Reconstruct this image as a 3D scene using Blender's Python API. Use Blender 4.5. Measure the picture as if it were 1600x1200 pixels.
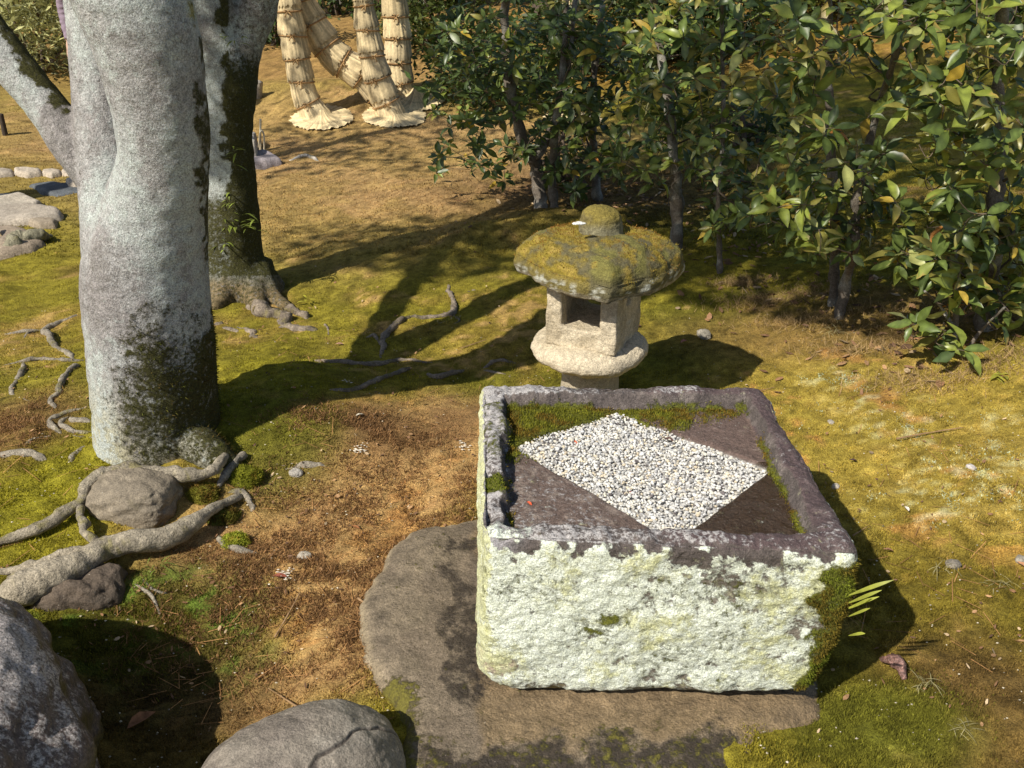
import bpy, math, random
import numpy as np
from mathutils import Matrix, Vector

for o in list(bpy.data.objects): bpy.data.objects.remove(o, do_unlink=True)
SC = bpy.context.scene
COL = SC.collection
random.seed(7)
RNG = np.random.default_rng(7)

# ------------------------------------------------------------------ camera, sky, sun, exposure
FPX, PITCH, EYE = 1385.0, math.radians(26.5), 1.60      # focal length in photo pixels (1600 wide), downward pitch, eye height
cd = bpy.data.cameras.new('camera'); cam = bpy.data.objects.new('camera', cd); COL.objects.link(cam)
cd.sensor_width = 36.0; cd.lens = FPX / 1600 * 36; cd.clip_start = 0.05; cd.clip_end = 800
cam.location = (0, 0, EYE); cam.rotation_euler = (math.pi/2 - PITCH, 0, 0)
SC.camera = cam
SUN_EL, SUN_AZ = math.radians(44), math.radians(227)     # the sun stands behind the viewer's left shoulder
W = bpy.data.worlds.new('World'); SC.world = W; W.use_nodes = True
nt = W.node_tree; nt.nodes.clear()
wo = nt.nodes.new('ShaderNodeOutputWorld'); bg = nt.nodes.new('ShaderNodeBackground'); sk = nt.nodes.new('ShaderNodeTexSky')
sk.sky_type = 'NISHITA'; sk.sun_disc = False; sk.sun_elevation = SUN_EL; sk.sun_rotation = SUN_AZ
bg.inputs['Strength'].default_value = 0.09
nt.links.new(sk.outputs[0], bg.inputs['Color']); nt.links.new(bg.outputs[0], wo.inputs['Surface'])
sl = bpy.data.lights.new('sun', 'SUN'); sl.energy = 5.0; sl.angle = math.radians(0.6); sl.color = (1.0, 0.94, 0.82)
so = bpy.data.objects.new('sun', sl); COL.objects.link(so)
SUND = Vector((math.sin(SUN_AZ)*math.cos(SUN_EL), math.cos(SUN_AZ)*math.cos(SUN_EL), math.sin(SUN_EL)))   # towards the sun
so.rotation_euler = SUND.to_track_quat('Z', 'Y').to_euler(); so.location = (-4, -4, 8)
SC.view_settings.view_transform = 'Standard'; SC.view_settings.look = 'None'
SC.view_settings.exposure = 0.3; SC.view_settings.gamma = 1.0; SC.view_settings.use_curve_mapping = False
SC.cycles.max_bounces = 6; SC.cycles.diffuse_bounces = 3; SC.cycles.glossy_bounces = 2; SC.cycles.transmission_bounces = 3
SC.render.resolution_x = 1024; SC.render.resolution_y = 768

# ------------------------------------------------------------------ helpers: noise, camera rays
def _h(i, j, k, s):
    n = (i*374761393 + j*668265263 + k*2147483647 + s*974711) & 0xffffffff
    n = ((n ^ (n >> 13)) * 1274126177) & 0xffffffff
    n = ((n ^ (n >> 15)) * 2246822519) & 0xffffffff
    return ((n ^ (n >> 16)) & 0xffffff) / float(0xffffff)
def vnoise(p, s=0):
    p = np.asarray(p, float); f0 = np.floor(p); f = p - f0; i = f0.astype(np.int64)
    f = f*f*f*(f*(f*6-15)+10); r = 0
    for a in (0, 1):
        wx = f[:, 0] if a else 1-f[:, 0]
        for b in (0, 1):
            wy = f[:, 1] if b else 1-f[:, 1]
            for c in (0, 1):
                wz = f[:, 2] if c else 1-f[:, 2]
                r = r + wx*wy*wz*_h(i[:, 0]+a, i[:, 1]+b, i[:, 2]+c, s)
    return r*2-1
def fbm(p, scale=1.0, octv=4, s=0, gain=0.5):
    p = np.asarray(p, float)*scale; r = np.zeros(len(p)); a = 1.0; t = 0
    for o in range(octv):
        r += a*vnoise(p + 17.3*o, s+o); t += a; a *= gain; p = p*2.03
    return r/t*1.6
def sstep(a, b, x):
    t = np.clip((np.asarray(x, float)-a)/(b-a), 0, 1); return t*t*(3-2*t)
def mixc(c, d, m):
    return c*(1-m[:, None]) + np.asarray(d)*m[:, None]
CP, SP = math.cos(PITCH), math.sin(PITCH)
def ray(px, py):
    v = (600-py)/FPX
    return np.array([(px-800)/FPX, CP+v*SP, -SP+v*CP])
def at_y(px, py, Y):
    r = ray(px, py); return np.array([0, 0, EYE]) + r*(Y/r[1])
def at_z(px, py, z):
    r = ray(px, py); return np.array([0, 0, EYE]) + r*((EYE-z)/-r[2])
def proj(V):
    V = np.asarray(V, float); x = V[:, 0]; y = V[:, 1]; z = V[:, 2]-EYE
    d = np.maximum(y*CP - z*SP, 0.05); u = z*CP + y*SP
    return 800 + FPX*x/d, 600 - FPX*u/d

# ------------------------------------------------------------------ helpers: mesh building
def mk(name, V, F, mat=None, parent=None, C=None, smooth=True, link=True, extra=None):
    me = bpy.data.meshes.new(name)
    V = np.asarray(V, np.float32)
    if not isinstance(F, list): F = [F]
    F = [np.asarray(f, np.int32) for f in F if len(f)]
    nl = sum(f.size for f in F); npol = sum(len(f) for f in F)
    me.vertices.add(len(V)); me.vertices.foreach_set('co', V.ravel())
    me.loops.add(nl); me.polygons.add(npol)
    me.loops.foreach_set('vertex_index', np.concatenate([f.ravel() for f in F]))
    tot = np.concatenate([np.full(len(f), f.shape[1], np.int32) for f in F])
    st = np.concatenate([[0], np.cumsum(tot)[:-1]]).astype(np.int32)
    me.polygons.foreach_set('loop_start', st)
    try: me.polygons.foreach_set('loop_total', tot)
    except Exception: pass
    me.polygons.foreach_set('use_smooth', np.full(npol, smooth, bool))
    me.update(calc_edges=True); me.validate()
    if C is not None:
        C = np.asarray(C, np.float32)
        if C.ndim == 1: C = np.tile(C, (len(V), 1))
        ca = me.color_attributes.new('Col', 'FLOAT_COLOR', 'POINT')
        ca.data.foreach_set('color', np.concatenate([np.clip(C[:, :3], 0, 1), np.ones((len(C), 1), np.float32)], 1).ravel().astype(np.float32))
    if extra:
        for k, a in extra.items():
            at = me.attributes.new(k, 'FLOAT', 'POINT'); at.data.foreach_set('value', np.asarray(a, np.float32))
    if mat: me.materials.append(mat)
    if not link: return me
    o = bpy.data.objects.new(name, me); COL.objects.link(o)
    if parent is not None: attach(o, parent)
    return o
def attach(o, parent):          # children keep world coordinates: the parent Empty is only moved, never turned
    o.parent = parent; o.matrix_parent_inverse = Matrix.Translation(-parent.location)
def tag(o, label, cat=None, group=None, kind=None):
    o['label'] = label
    if cat: o['category'] = cat
    if group: o['group'] = group
    if kind: o['kind'] = kind
    return o
def thing(name, label, cat, loc, group=None):
    o = bpy.data.objects.new(name, None); COL.objects.link(o); o.location = [float(c) for c in loc]; o.empty_display_size = 0.1
    return tag(o, label, cat, group)
class Acc:                      # collects pieces into one mesh
    def __init__(s): s.V = []; s.Q = []; s.T = []; s.C = []; s.n = 0
    def add(s, V, F, C):
        V = np.asarray(V, float); C = np.asarray(C, float)
        if C.ndim == 1: C = np.tile(C, (len(V), 1))
        for f in (F if isinstance(F, list) else [F]):
            f = np.asarray(f)
            if len(f) == 0: continue
            (s.T if f.shape[1] == 3 else s.Q).append(f + s.n)
        s.V.append(V); s.C.append(C); s.n += len(V)
    def build(s, name, mat, parent=None, smooth=True):
        F = []
        if s.Q: F.append(np.concatenate(s.Q))
        if s.T: F.append(np.concatenate(s.T))
        return mk(name, np.concatenate(s.V), F, mat, parent, np.concatenate(s.C), smooth)
def catmull(P, n):
    P = np.asarray(P, float)
    if len(P) == 2: return P[0] + (P[1]-P[0])*np.linspace(0, 1, n)[:, None]
    Q = np.vstack([2*P[0]-P[1], P, 2*P[-1]-P[-2]]); out = []
    for t in np.linspace(0, len(P)-1-1e-9, n):
        i = int(t); f = t-i; a, b, c, d = Q[i], Q[i+1], Q[i+2], Q[i+3]
        out.append(0.5*((2*b)+(c-a)*f+(2*a-5*b+4*c-d)*f*f+(3*b-a-3*c+d)*f**3))
    return np.array(out)
def frames(P):
    T = np.gradient(P, axis=0); T /= np.linalg.norm(T, axis=1)[:, None]+1e-12
    n = np.cross(T[0], [0, 0, 1.0])
    if np.linalg.norm(n) < 1e-3: n = np.array([1.0, 0, 0])
    n /= np.linalg.norm(n); N = [n]
    for i in range(1, len(P)):
        n = N[-1] - T[i]*np.dot(N[-1], T[i]); n /= np.linalg.norm(n)+1e-12; N.append(n)
    N = np.array(N); return T, N, np.cross(T, N)
def grid_faces(m, n, wrap):
    i = np.arange(m-1)[:, None]; j = np.arange(n if wrap else n-1)[None, :]
    a = i*n+j; b = i*n+(j+1) % n; return np.stack([a, b, b+n, a+n], -1).reshape(-1, 4)
def tube(P, R, seg=12, n=None, cap=True, noise=0.0, nscale=6.0, seed=0, flat=1.0):
    R = np.asarray(R, float)
    if n: t = np.linspace(0, 1, n); R = np.interp(t, np.linspace(0, 1, len(R)), R); P = catmull(P, n)
    P = np.asarray(P, float); T, N, B = frames(P); th = np.linspace(0, 2*math.pi, seg, endpoint=False)
    D = N[:, None]*np.cos(th)[None, :, None] + B[:, None]*np.sin(th)[None, :, None]*flat
    V = (P[:, None] + D*R[:, None, None]).reshape(-1, 3)
    if noise:
        V = V + D.reshape(-1, 3)*(fbm(V, nscale, 3, seed)*noise)[:, None]*np.repeat(R/R.max(), seg)[:, None]
    F = [grid_faces(len(P), seg, True)]
    if cap:
        m = len(V); V = np.vstack([V, P[0]-T[0]*R[0]*.3, P[-1]+T[-1]*R[-1]*.3]); j = np.arange(seg); L = (len(P)-1)*seg
        F.append(np.stack([np.full(seg, m), (j+1) % seg, j], 1)); F.append(np.stack([np.full(seg, m+1), L+j, L+(j+1) % seg], 1))
    return V, F
def cubesphere(n):
    g = np.linspace(-1, 1, n); a, b = np.meshgrid(g, g, indexing='ij'); a = a.ravel(); b = b.ravel(); o = np.ones_like(a)
    Vs = [np.stack(x, 1) for x in ((o, a, b), (-o, b, a), (b, o, a), (a, -o, b), (a, b, o), (b, a, -o))]   # every face wound outwards
    f = grid_faces(n, n, False); V = np.vstack(Vs); F = np.vstack([f+i*n*n for i in range(6)])
    nn = np.cross(V[F[:, 1]]-V[F[:, 0]], V[F[:, 2]]-V[F[:, 0]]); bad = (nn*V[F].mean(1)).sum(1) < 0; F[bad] = F[bad][:, ::-1]
    return weld(V, F)
def weld(V, F, d=1e-6):
    k = np.round(V/d).astype(np.int64); _, idx, inv = np.unique(k, axis=0, return_index=True, return_inverse=True)
    return V[idx], inv.ravel()[F]
def vnormals(V, F):
    N = np.zeros_like(V)
    for f in (F if isinstance(F, list) else [F]):
        n = np.cross(V[f[:, 1]]-V[f[:, 0]], V[f[:, 2]]-V[f[:, 0]])
        for j in range(f.shape[1]): np.add.at(N, f[:, j], n)
    return N/(np.linalg.norm(N, axis=1)[:, None]+1e-12)
def remesh(parts, voxel, smooth=4):     # fuses overlapping tubes into one skin
    A = Acc()
    for V, F in parts: A.add(V, F, np.zeros(3))
    o = A.build('temporary', None); m = o.modifiers.new('r', 'REMESH'); m.mode = 'VOXEL'; m.voxel_size = voxel
    s = o.modifiers.new('s', 'SMOOTH'); s.iterations = smooth; s.factor = 0.5
    dg = bpy.context.evaluated_depsgraph_get(); dg.update(); me = o.evaluated_get(dg).to_mesh()
    V = np.empty(len(me.vertices)*3, np.float32); me.vertices.foreach_get('co', V); V = V.reshape(-1, 3).astype(float)
    I = np.empty(len(me.loops), np.int32); me.loops.foreach_get('vertex_index', I); F = I.reshape(-1, 4)
    o.evaluated_get(dg).to_mesh_clear(); bpy.data.objects.remove(o, do_unlink=True)
    return V, F

# ------------------------------------------------------------------ materials
def mat_col(name, rough=0.85, spec=0.35, nscale=60, namt=0.35, bump=0.3, bscale=120, bdist=0.004, trans=0.0, roughattr=None, speck=None, coat=0.0, layers=(), fine=None):
    m = bpy.data.materials.new(name); m.use_nodes = True; t = m.node_tree; N = t.nodes; L = t.links
    bs = N['Principled BSDF']; out = N['Material Output']
    at = N.new('ShaderNodeAttribute'); at.attribute_name = 'Col'
    tc = N.new('ShaderNodeTexCoord'); nz = N.new('ShaderNodeTexNoise'); nz.inputs['Scale'].default_value = nscale; nz.inputs['Detail'].default_value = 5; nz.inputs['Roughness'].default_value = .7
    L.new(tc.outputs['Object'], nz.inputs['Vector'])
    mr = N.new('ShaderNodeMapRange'); mr.inputs['From Min'].default_value = .34; mr.inputs['From Max'].default_value = .66; mr.clamp = False
    mr.inputs['To Min'].default_value = 1-namt; mr.inputs['To Max'].default_value = 1+namt; L.new(nz.outputs['Fac'], mr.inputs['Value'])
    mx = N.new('ShaderNodeVectorMath'); mx.operation = 'SCALE'; L.new(at.outputs['Color'], mx.inputs[0]); L.new(mr.outputs[0], mx.inputs['Scale'])
    colout = mx.outputs[0]
    def noise(scale, detail=8, rough=.7, off=0.0):
        q = N.new('ShaderNodeTexNoise'); q.inputs['Scale'].default_value = scale; q.inputs['Detail'].default_value = detail; q.inputs['Roughness'].default_value = rough
        if off:
            mp = N.new('ShaderNodeMapping'); mp.inputs['Location'].default_value = (off, off*1.7, -off); L.new(tc.outputs['Object'], mp.inputs[0]); L.new(mp.outputs[0], q.inputs['Vector'])
        else: L.new(tc.outputs['Object'], q.inputs['Vector'])
        return q.outputs['Fac']
    hsum = []
    for k, (attr, c1, c2, lsc, soft, proud) in enumerate(layers):      # growths and painted tones on the surface: where the attribute and the noise agree
        la = N.new('ShaderNodeAttribute'); la.attribute_name = attr; nn = noise(lsc, 9, .72, 3.1*k+1)
        m1 = N.new('ShaderNodeMath'); m1.operation = 'MULTIPLY_ADD'; L.new(nn, m1.inputs[0]); m1.inputs[1].default_value = 2.6; m1.inputs[2].default_value = -1.8
        m2 = N.new('ShaderNodeMath'); m2.operation = 'ADD'; L.new(m1.outputs[0], m2.inputs[0]); L.new(la.outputs['Fac'], m2.inputs[1])
        r = N.new('ShaderNodeMapRange'); r.interpolation_type = 'SMOOTHSTEP'; r.inputs['From Min'].default_value = -soft/2; r.inputs['From Max'].default_value = soft/2; L.new(m2.outputs[0], r.inputs['Value'])
        cm = N.new('ShaderNodeMix'); cm.data_type = 'RGBA'; cm.inputs[6].default_value = (*c1, 1); cm.inputs[7].default_value = (*c2, 1)
        r2 = N.new('ShaderNodeMapRange'); r2.inputs['From Min'].default_value = .36; r2.inputs['From Max'].default_value = .64; L.new(noise(lsc*1.7, 8, .75, 9.3*k+2), r2.inputs['Value']); L.new(r2.outputs[0], cm.inputs[0])
        mm = N.new('ShaderNodeMix'); mm.data_type = 'RGBA'; L.new(r.outputs[0], mm.inputs[0]); L.new(colout, mm.inputs[6]); L.new(cm.outputs[2], mm.inputs[7]); colout = mm.outputs[2]; hsum.append((r.outputs[0], proud))
    if fine:                                    # fine grain over everything: (scale, amount)
        r = N.new('ShaderNodeMapRange'); r.inputs['From Min'].default_value = .36; r.inputs['From Max'].default_value = .64; r.inputs['To Min'].default_value = 1-fine[1]; r.inputs['To Max'].default_value = 1+fine[1]; r.clamp = False
        L.new(noise(fine[0], 4, .7, 5.5), r.inputs['Value']); sx = N.new('ShaderNodeVectorMath'); sx.operation = 'SCALE'; L.new(colout, sx.inputs[0]); L.new(r.outputs[0], sx.inputs['Scale']); colout = sx.outputs[0]
    if speck:                                   # crystals and grit: (colour, scale, share)
        for c, sc_, share in speck:
            vo = N.new('ShaderNodeTexNoise'); vo.inputs['Scale'].default_value = sc_; vo.inputs['Detail'].default_value = 2; L.new(tc.outputs['Object'], vo.inputs['Vector'])
            r = N.new('ShaderNodeMapRange'); r.inputs['From Min'].default_value = share; r.inputs['From Max'].default_value = share+.05; L.new(vo.outputs['Fac'], r.inputs['Value'])
            mm = N.new('ShaderNodeMix'); mm.data_type = 'RGBA'; L.new(r.outputs[0], mm.inputs[0]); L.new(colout, mm.inputs[6]); mm.inputs[7].default_value = (*c, 1); colout = mm.outputs[2]
    L.new(colout, bs.inputs['Base Color'])
    bs.inputs['Roughness'].default_value = rough; bs.inputs['Specular IOR Level'].default_value = spec
    if coat: bs.inputs['Coat Weight'].default_value = coat; bs.inputs['Coat Roughness'].default_value = .15
    if roughattr:
        ra = N.new('ShaderNodeAttribute'); ra.attribute_name = roughattr; L.new(ra.outputs['Fac'], bs.inputs['Roughness'])
    if bump:
        nb = N.new('ShaderNodeTexNoise'); nb.inputs['Scale'].default_value = bscale; nb.inputs['Detail'].default_value = 6; nb.inputs['Roughness'].default_value = .65
        L.new(tc.outputs['Object'], nb.inputs['Vector']); bp = N.new('ShaderNodeBump'); bp.inputs['Strength'].default_value = bump; bp.inputs['Distance'].default_value = bdist
        hh = nb.outputs['Fac']
        for ho, pr in hsum:
            if pr:
                ma = N.new('ShaderNodeMath'); ma.operation = 'MULTIPLY_ADD'; L.new(ho, ma.inputs[0]); ma.inputs[1].default_value = pr; L.new(hh, ma.inputs[2]); hh = ma.outputs[0]
        L.new(hh, bp.inputs['Height']); L.new(bp.outputs[0], bs.inputs['Normal'])
    if trans:
        tl = N.new('ShaderNodeBsdfTranslucent'); ms = N.new('ShaderNodeMixShader'); ms.inputs[0].default_value = trans
        hs = N.new('ShaderNodeHueSaturation'); hs.inputs['Value'].default_value = 1.6; hs.inputs['Saturation'].default_value = 1.1; L.new(colout, hs.inputs['Color']); L.new(hs.outputs[0], tl.inputs['Color'])
        L.new(bs.outputs[0], ms.inputs[1]); L.new(tl.outputs[0], ms.inputs[2]); L.new(ms.outputs[0], out.inputs['Surface'])
    return m
M = {}
M['ground'] = mat_col('moss_and_soil', .95, .12, 45, .30, 1.0, 130, .009, fine=(260, .45))
M['moss'] = mat_col('moss_blades', .9, .15, 60, .3, 0, trans=.18)
M['grain'] = mat_col('granite', .9, .25, 70, .25, .9, 110, .008, fine=(260, .30))
M['basin'] = mat_col('lichened_granite', .9, .35, 90, .25, 1.0, 130, .007, roughattr='wet_dark', fine=(330, .38), layers=[('dust_sheen', (.48, .46, .45), (.33, .305, .30), 95, .35, .1), ('lic', (.74, .78, .71), (.60, .63, .50), 38, .25, .3), ('lic2', (.50, .50, .25), (.62, .63, .42), 30, .5, .1), ('mos', (.075, .08, .012), (.15, .155, .018), 60, .45, .5)])
M['boulder'] = mat_col('dark_boulder', .36, .6, 60, .35, 1.0, 70, .010, fine=(190, .6), layers=[('dust_sheen', (.54, .49, .46), (.29, .25, .235), 85, .3, .1)])  # pale layer paints sparkling highlights into the boulder's colour
M['smooth_stone'] = mat_col('river_stone', .75, .35, 22, .28, .9, 90, .007, fine=(240, .32), speck=[((.48, .44, .38), 150, .735)])
M['slab'] = mat_col('brown_slab', .7, .4, 25, .3, 1.0, 85, .008, fine=(230, .35), speck=[((.40, .34, .27), 150, .745)], layers=[('wet_darkm', (.028, .021, .015), (.052, .038, .026), 24, .45, -.1), ('mos', (.10, .085, .014), (.16, .14, .02), 45, .4, .4)])
M['bark'] = mat_col('smooth_bark', .9, .2, 40, .25, .9, 110, .007, fine=(230, .42), layers=[('lic', (.44, .475, .455), (.37, .39, .365), 34, .5, .1), ('drk', (.19, .175, .165), (.25, .235, .225), 55, .4, -.15), ('mos', (.030, .028, .012), (.068, .066, .018), 62, .55, .4)])
M['root'] = mat_col('root_bark', .9, .2, 40, .3, 1.0, 75, .010, fine=(210, .4))
M['straw'] = mat_col('straw', .8, .25, 50, .2, .25, 120, .004)
M['leaf'] = mat_col('foliage', .5, .4, 30, .25, 0, trans=.28)
M['gloss'] = mat_col('glossy_leaf', .38, .45, 45, .22, 0, trans=.2)
M['pebble'] = mat_col('pebble', .7, .35, 200, .15, .2, 300, .001)
M['twig'] = mat_col('twig', .9, .2, 80, .3, .2, 120, .002)
M['cloth'] = mat_col('cloth', .9, .2, 90, .15, .2, 200, .002)
# ------------------------------------------------------------------ the ground
def bump2(x, y, cx, cy, rx, ry, a, rot=0):
    c, s = math.cos(rot), math.sin(rot); u = ((x-cx)*c+(y-cy)*s)/rx; v = (-(x-cx)*s+(y-cy)*c)/ry
    return a*np.exp(-(u*u+v*v))
def gbase(x, y):
    x = np.asarray(x, float); y = np.asarray(y, float)
    z = 0.55*sstep(8.2, 15, y) + 0.9*sstep(14, 30, y)
    z = z + 0.22*sstep(0.7, 3.2, x)*sstep(0.5, 2.5, y) + .35*sstep(2.2, 7, x)*sstep(4.5, 8, y)      # bank on the right
    z = z + 0.30*sstep(-3.5, -7, x)*sstep(5, 9, y)
    z = z + bump2(x, y, -1.30, 2.85, .75, .65, .11)              # hump of soil round the big trunk
    z = z + bump2(x, y, -.78, 2.95, .22, .42, .05, .5)           # moss hummock right of it
    z = z + bump2(x, y, .25, 5.35, 1.1, .30, .09, .38)           # mossy edge of the bare path
    z = z + bump2(x, y, .63, 1.27, .17, .13, .05)                # moss pad at the basin's foot
    z = z - bump2(x, y, -.80, 1.65, .30, .30, .09)               # hollow between the boulder and the roots
    z = z + bump2(x, y, -1.9, 9.6, 1.6, .9, .22)
    z = z + bump2(x, y, 2.4, 3.2, .8, .5, .06)
    return z
def gh(x, y):
    x = np.atleast_1d(np.asarray(x, float)); y = np.atleast_1d(np.asarray(y, float))
    p = np.stack([x, y, np.zeros_like(x)], 1)
    return gbase(x, y) + .022*fbm(p, 1.7, 3, 3) + .012*fbm(p, 6, 3, 9)
def P(px, py, dz=0.0):                       # where the view ray through a photo pixel meets the ground
    r = ray(px, py); t = np.linspace(.6, 40, 6000)
    X = r[0]*t; Y = r[1]*t; Z = EYE+r[2]*t; d = Z-gbase(X, Y)-dz
    i = int(np.argmax(d < 0)) if (d < 0).any() else len(t)-1
    x, y = X[i], Y[i]; return np.array([x, y, float(gh(x, y)[0])+dz])

MOSSY = np.array([.225, .188, .023]); MOSSD = np.array([.10, .105, .012]); SOIL = np.array([.45, .275, .115]); PATH = np.array([.44, .28, .12])
BROWN = np.array([.19, .105, .045]); OCHRE = np.array([.275, .19, .04]); LICH = np.array([.50, .55, .36])
def blob(x, y, px, py, rx, ry, soft=.5):     # round patch in metres about the place seen at a photo pixel
    c = P(px, py); d = np.sqrt(((x-c[0])/rx)**2+((y-c[1])/ry)**2); return 1-sstep(1-soft, 1+soft, d)
def gcolor(x, y):
    p = np.stack([x, y, np.zeros_like(x)], 1)
    n1 = fbm(p, 1.3, 4, 21); n2 = fbm(p, 5, 4, 22); n3 = fbm(p, 22, 4, 23); n4 = fbm(p, 60, 3, 24)
    C = np.tile(MOSSY, (len(x), 1))
    C = mixc(C, MOSSD, sstep(.05, .6, n2*.7+n1*.5)*.55)
    C = mixc(C, OCHRE, sstep(-.1, .5, -n1*.6+n2*.7)*.6)
    C = mixc(C, SOIL, sstep(.35, .62, n2*.5+n3*.45-n1*.3)*.55)
    # bare path across the back
    m = np.maximum(blob(x, y, 560, 285, 1.5, 1.7), blob(x, y, 520, 215, 3.0, 1.1)); m = np.maximum(m, blob(x, y, 700, 240, 1.2, 1.4))
    m = np.clip(m+.35*n2*m, 0, 1); C = mixc(C, PATH*.95, m*.9); C = mixc(C, MOSSY*1.05, m*sstep(.15, .6, n1+n2*.5)*.4)
    C = mixc(C, BROWN*1.3, m*sstep(.1, .6, n3*.8+n2*.4)*.3)
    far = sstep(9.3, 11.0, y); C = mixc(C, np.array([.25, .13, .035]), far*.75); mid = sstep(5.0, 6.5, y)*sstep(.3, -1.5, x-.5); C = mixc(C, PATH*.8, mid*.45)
    # sandy soil and brown sprigs in the middle
    m = np.clip(np.maximum.reduce([blob(x, y, 600, 720, .38, .42), blob(x, y, 480, 830, .5, .42), blob(x, y, 430, 960, .42, .35), blob(x, y, 690, 690, .22, .4)])*1.1+.3*n2, 0, 1)*np.maximum.reduce([blob(x, y, 600, 760, .6, .75, .25), blob(x, y, 430, 900, .65, .6, .25)])
    C = mixc(C, SOIL*1.08, m*.85)
    C = mixc(C, BROWN, m*sstep(-.1, .7, n3*.5+n2*.45+n4*.35)*.65)
    C = mixc(C, np.array([.40, .19, .06]), m*sstep(.25, .6, -n2+n4*.3)*.6)
    m = blob(x, y, 560, 665, .30, .17); C = mixc(C, BROWN*.85, m*.7)
    # dark moss in the hollow by the boulder, green cushions left
    m = blob(x, y, 230, 1010, .32, .27); C = mixc(C, MOSSD*.8, m*.85); C = mixc(C, np.array([.09, .15, .02]), m*sstep(.1, .4, n3)*.8)
    m = blob(x, y, 200, 1150, .30, .25); C = mixc(C, BROWN*.45, m*.75)
    m = np.maximum(blob(x, y, 420, 610, .25, .45), blob(x, y, 60, 780, .4, .3)); C = mixc(C, np.array([.225, .20, .016]), m*.8)
    m = blob(x, y, 430, 690, .22, .3); C = mixc(C, MOSSD*1.1, m*.7)
    m = blob(x, y, 20, 670, .22, .3); C = mixc(C, BROWN*1.1, m*.7)
    m = blob(x, y, 640, 640, .75, .2); C = mixc(C, BROWN*.9, m*.45*sstep(-.3, .3, n3+n2))
    # sunny right slope: yellow moss, pale lichen flecks, bare orange spots
    m = np.maximum(blob(x, y, 1450, 700, .75, .75), blob(x, y, 1250, 580, .4, .5)); C = mixc(C, np.array([.36, .265, .05]), m*.8)
    C = mixc(C, np.array([.44, .22, .07]), m*sstep(.25, .55, -n2*.7+n3*.5)*.7)
    lm = np.maximum.reduce([blob(x, y, 1370, 625, .16, .12), blob(x, y, 1300, 590, .12, .1), blob(x, y, 1540, 740, .22, .2), blob(x, y, 1430, 670, .2, .12), blob(x, y, 1450, 790, .2, .12), blob(x, y, 1580, 690, .15, .2)])
    C = mixc(C, LICH*.85, lm*sstep(.25, .6, n3*.5+n4*.8)*.45)
    m = blob(x, y, 1380, 500, 1.0, .35); C = mixc(C, np.array([.20, .115, .05]), m*.6)
    m = blob(x, y, 1500, 1000, .5, .35); C = mixc(C, np.array([.16, .12, .018]), m*.7)
    m = blob(x, y, 1560, 1130, .22, .25); C = mixc(C, BROWN*.7, m*.7)
    m = blob(x, y, 1370, 1140, .2, .12); C = mixc(C, np.array([.145, .145, .018]), m*.9)
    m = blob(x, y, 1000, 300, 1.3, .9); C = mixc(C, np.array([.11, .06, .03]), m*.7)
    C = C*(1+.30*n3+.34*n4)[:, None]
    return np.clip(C, .004, .9)
nu, nv = 620, 760
u = np.linspace(-1, 1, nu); gx = 1.9*u + 0*u
gx = np.sinh(u*5.2)/np.sinh(5.2)*160*(1) ; gx = gx*.55 + 2.6*u
v = np.linspace(0, 1, nv); gy = .25 + 5.2*v + (np.exp(v*6.2)-1-6.2*v)/(math.exp(6.2)-7.2)*250
gy = np.concatenate([[-60, -20, -6, -2, -.6], gy])
GX, GY = np.meshgrid(gx, gy); fx, fy = GX.ravel(), GY.ravel()
fz = gh(fx, fy); pp = np.stack([fx, fy, fz*0], 1); near = 1-sstep(4, 9, fy)
fz = fz + near*(.006*fbm(pp, 25, 3, 31)+.003*fbm(pp, 70, 2, 32))
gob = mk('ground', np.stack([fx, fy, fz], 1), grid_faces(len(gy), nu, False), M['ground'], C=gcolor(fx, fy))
tag(gob, 'mossy garden ground with bare sandy soil patches', kind='structure')

# moss, dry sprigs and grass: far too many blades to count
def blades(name, label, x, y, h, w, lean, col, mat=M['moss'], kind='stuff', cat='moss', z=None, curve=False):
    n = len(x); zz = gh(x, y) if z is None else z; a = RNG.uniform(0, 2*math.pi, n); b = RNG.uniform(0, 2*math.pi, n)
    h = np.broadcast_to(h, n)*RNG.uniform(.5, 1.25, n); ln = RNG.uniform(.1, 1, n)*lean*h
    B = np.stack([x, y, zz-.001], 1); wv = np.stack([np.cos(a), np.sin(a), 0*a], 1)*(np.broadcast_to(w, n)/2)[:, None]
    tip = B + np.stack([np.cos(b)*ln, np.sin(b)*ln, h], 1)
    V = np.empty((n, 3, 3)); V[:, 0] = B-wv; V[:, 1] = B+wv; V[:, 2] = tip
    cc = col*RNG.uniform(.75, 1.35, (n, 1)); C = np.empty((n, 3, 3)); C[:, 0] = cc*.9; C[:, 1] = cc*.9; C[:, 2] = cc*1.1
    o = mk(name, V.reshape(-1, 3), np.arange(3*n).reshape(-1, 3), mat, C=C.reshape(-1, 3), smooth=False)
    return tag(o, label, cat, kind=kind) if kind else o
def scatter_px(n, x0, x1, y0, y1):           # ground points, evenly dense as the eye sees them
    px = RNG.uniform(x0, x1, n); py = RNG.uniform(y0, y1, n); v_ = (600-py)/FPX
    rx = (px-800)/FPX; ry = CP+v_*SP; rz = -SP+v_*CP; t = EYE/-rz
    for _ in range(6): t = np.clip((EYE-gbase(rx*t, ry*t))/-rz, .5, 40)
    return rx*t, ry*t
x, y = scatter_px(330000, -120, 1720, 395, 1290); C_ = gcolor(x, y)
g = C_[:, 1]/(C_[:, 0]+1e-3); hgt = np.where(g > .66, .009, .006)
blades('moss_carpet', 'low yellow green moss spread over the near garden ground', x, y, hgt, .0035, .9, C_*1.05)
x, y = scatter_px(60000, -60, 1660, 170, 400); C_ = gcolor(x, y)
blades('distant_moss', 'olive moss over the ground behind the big trunk', x, y, .012, .009, 1.0, C_)
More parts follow.
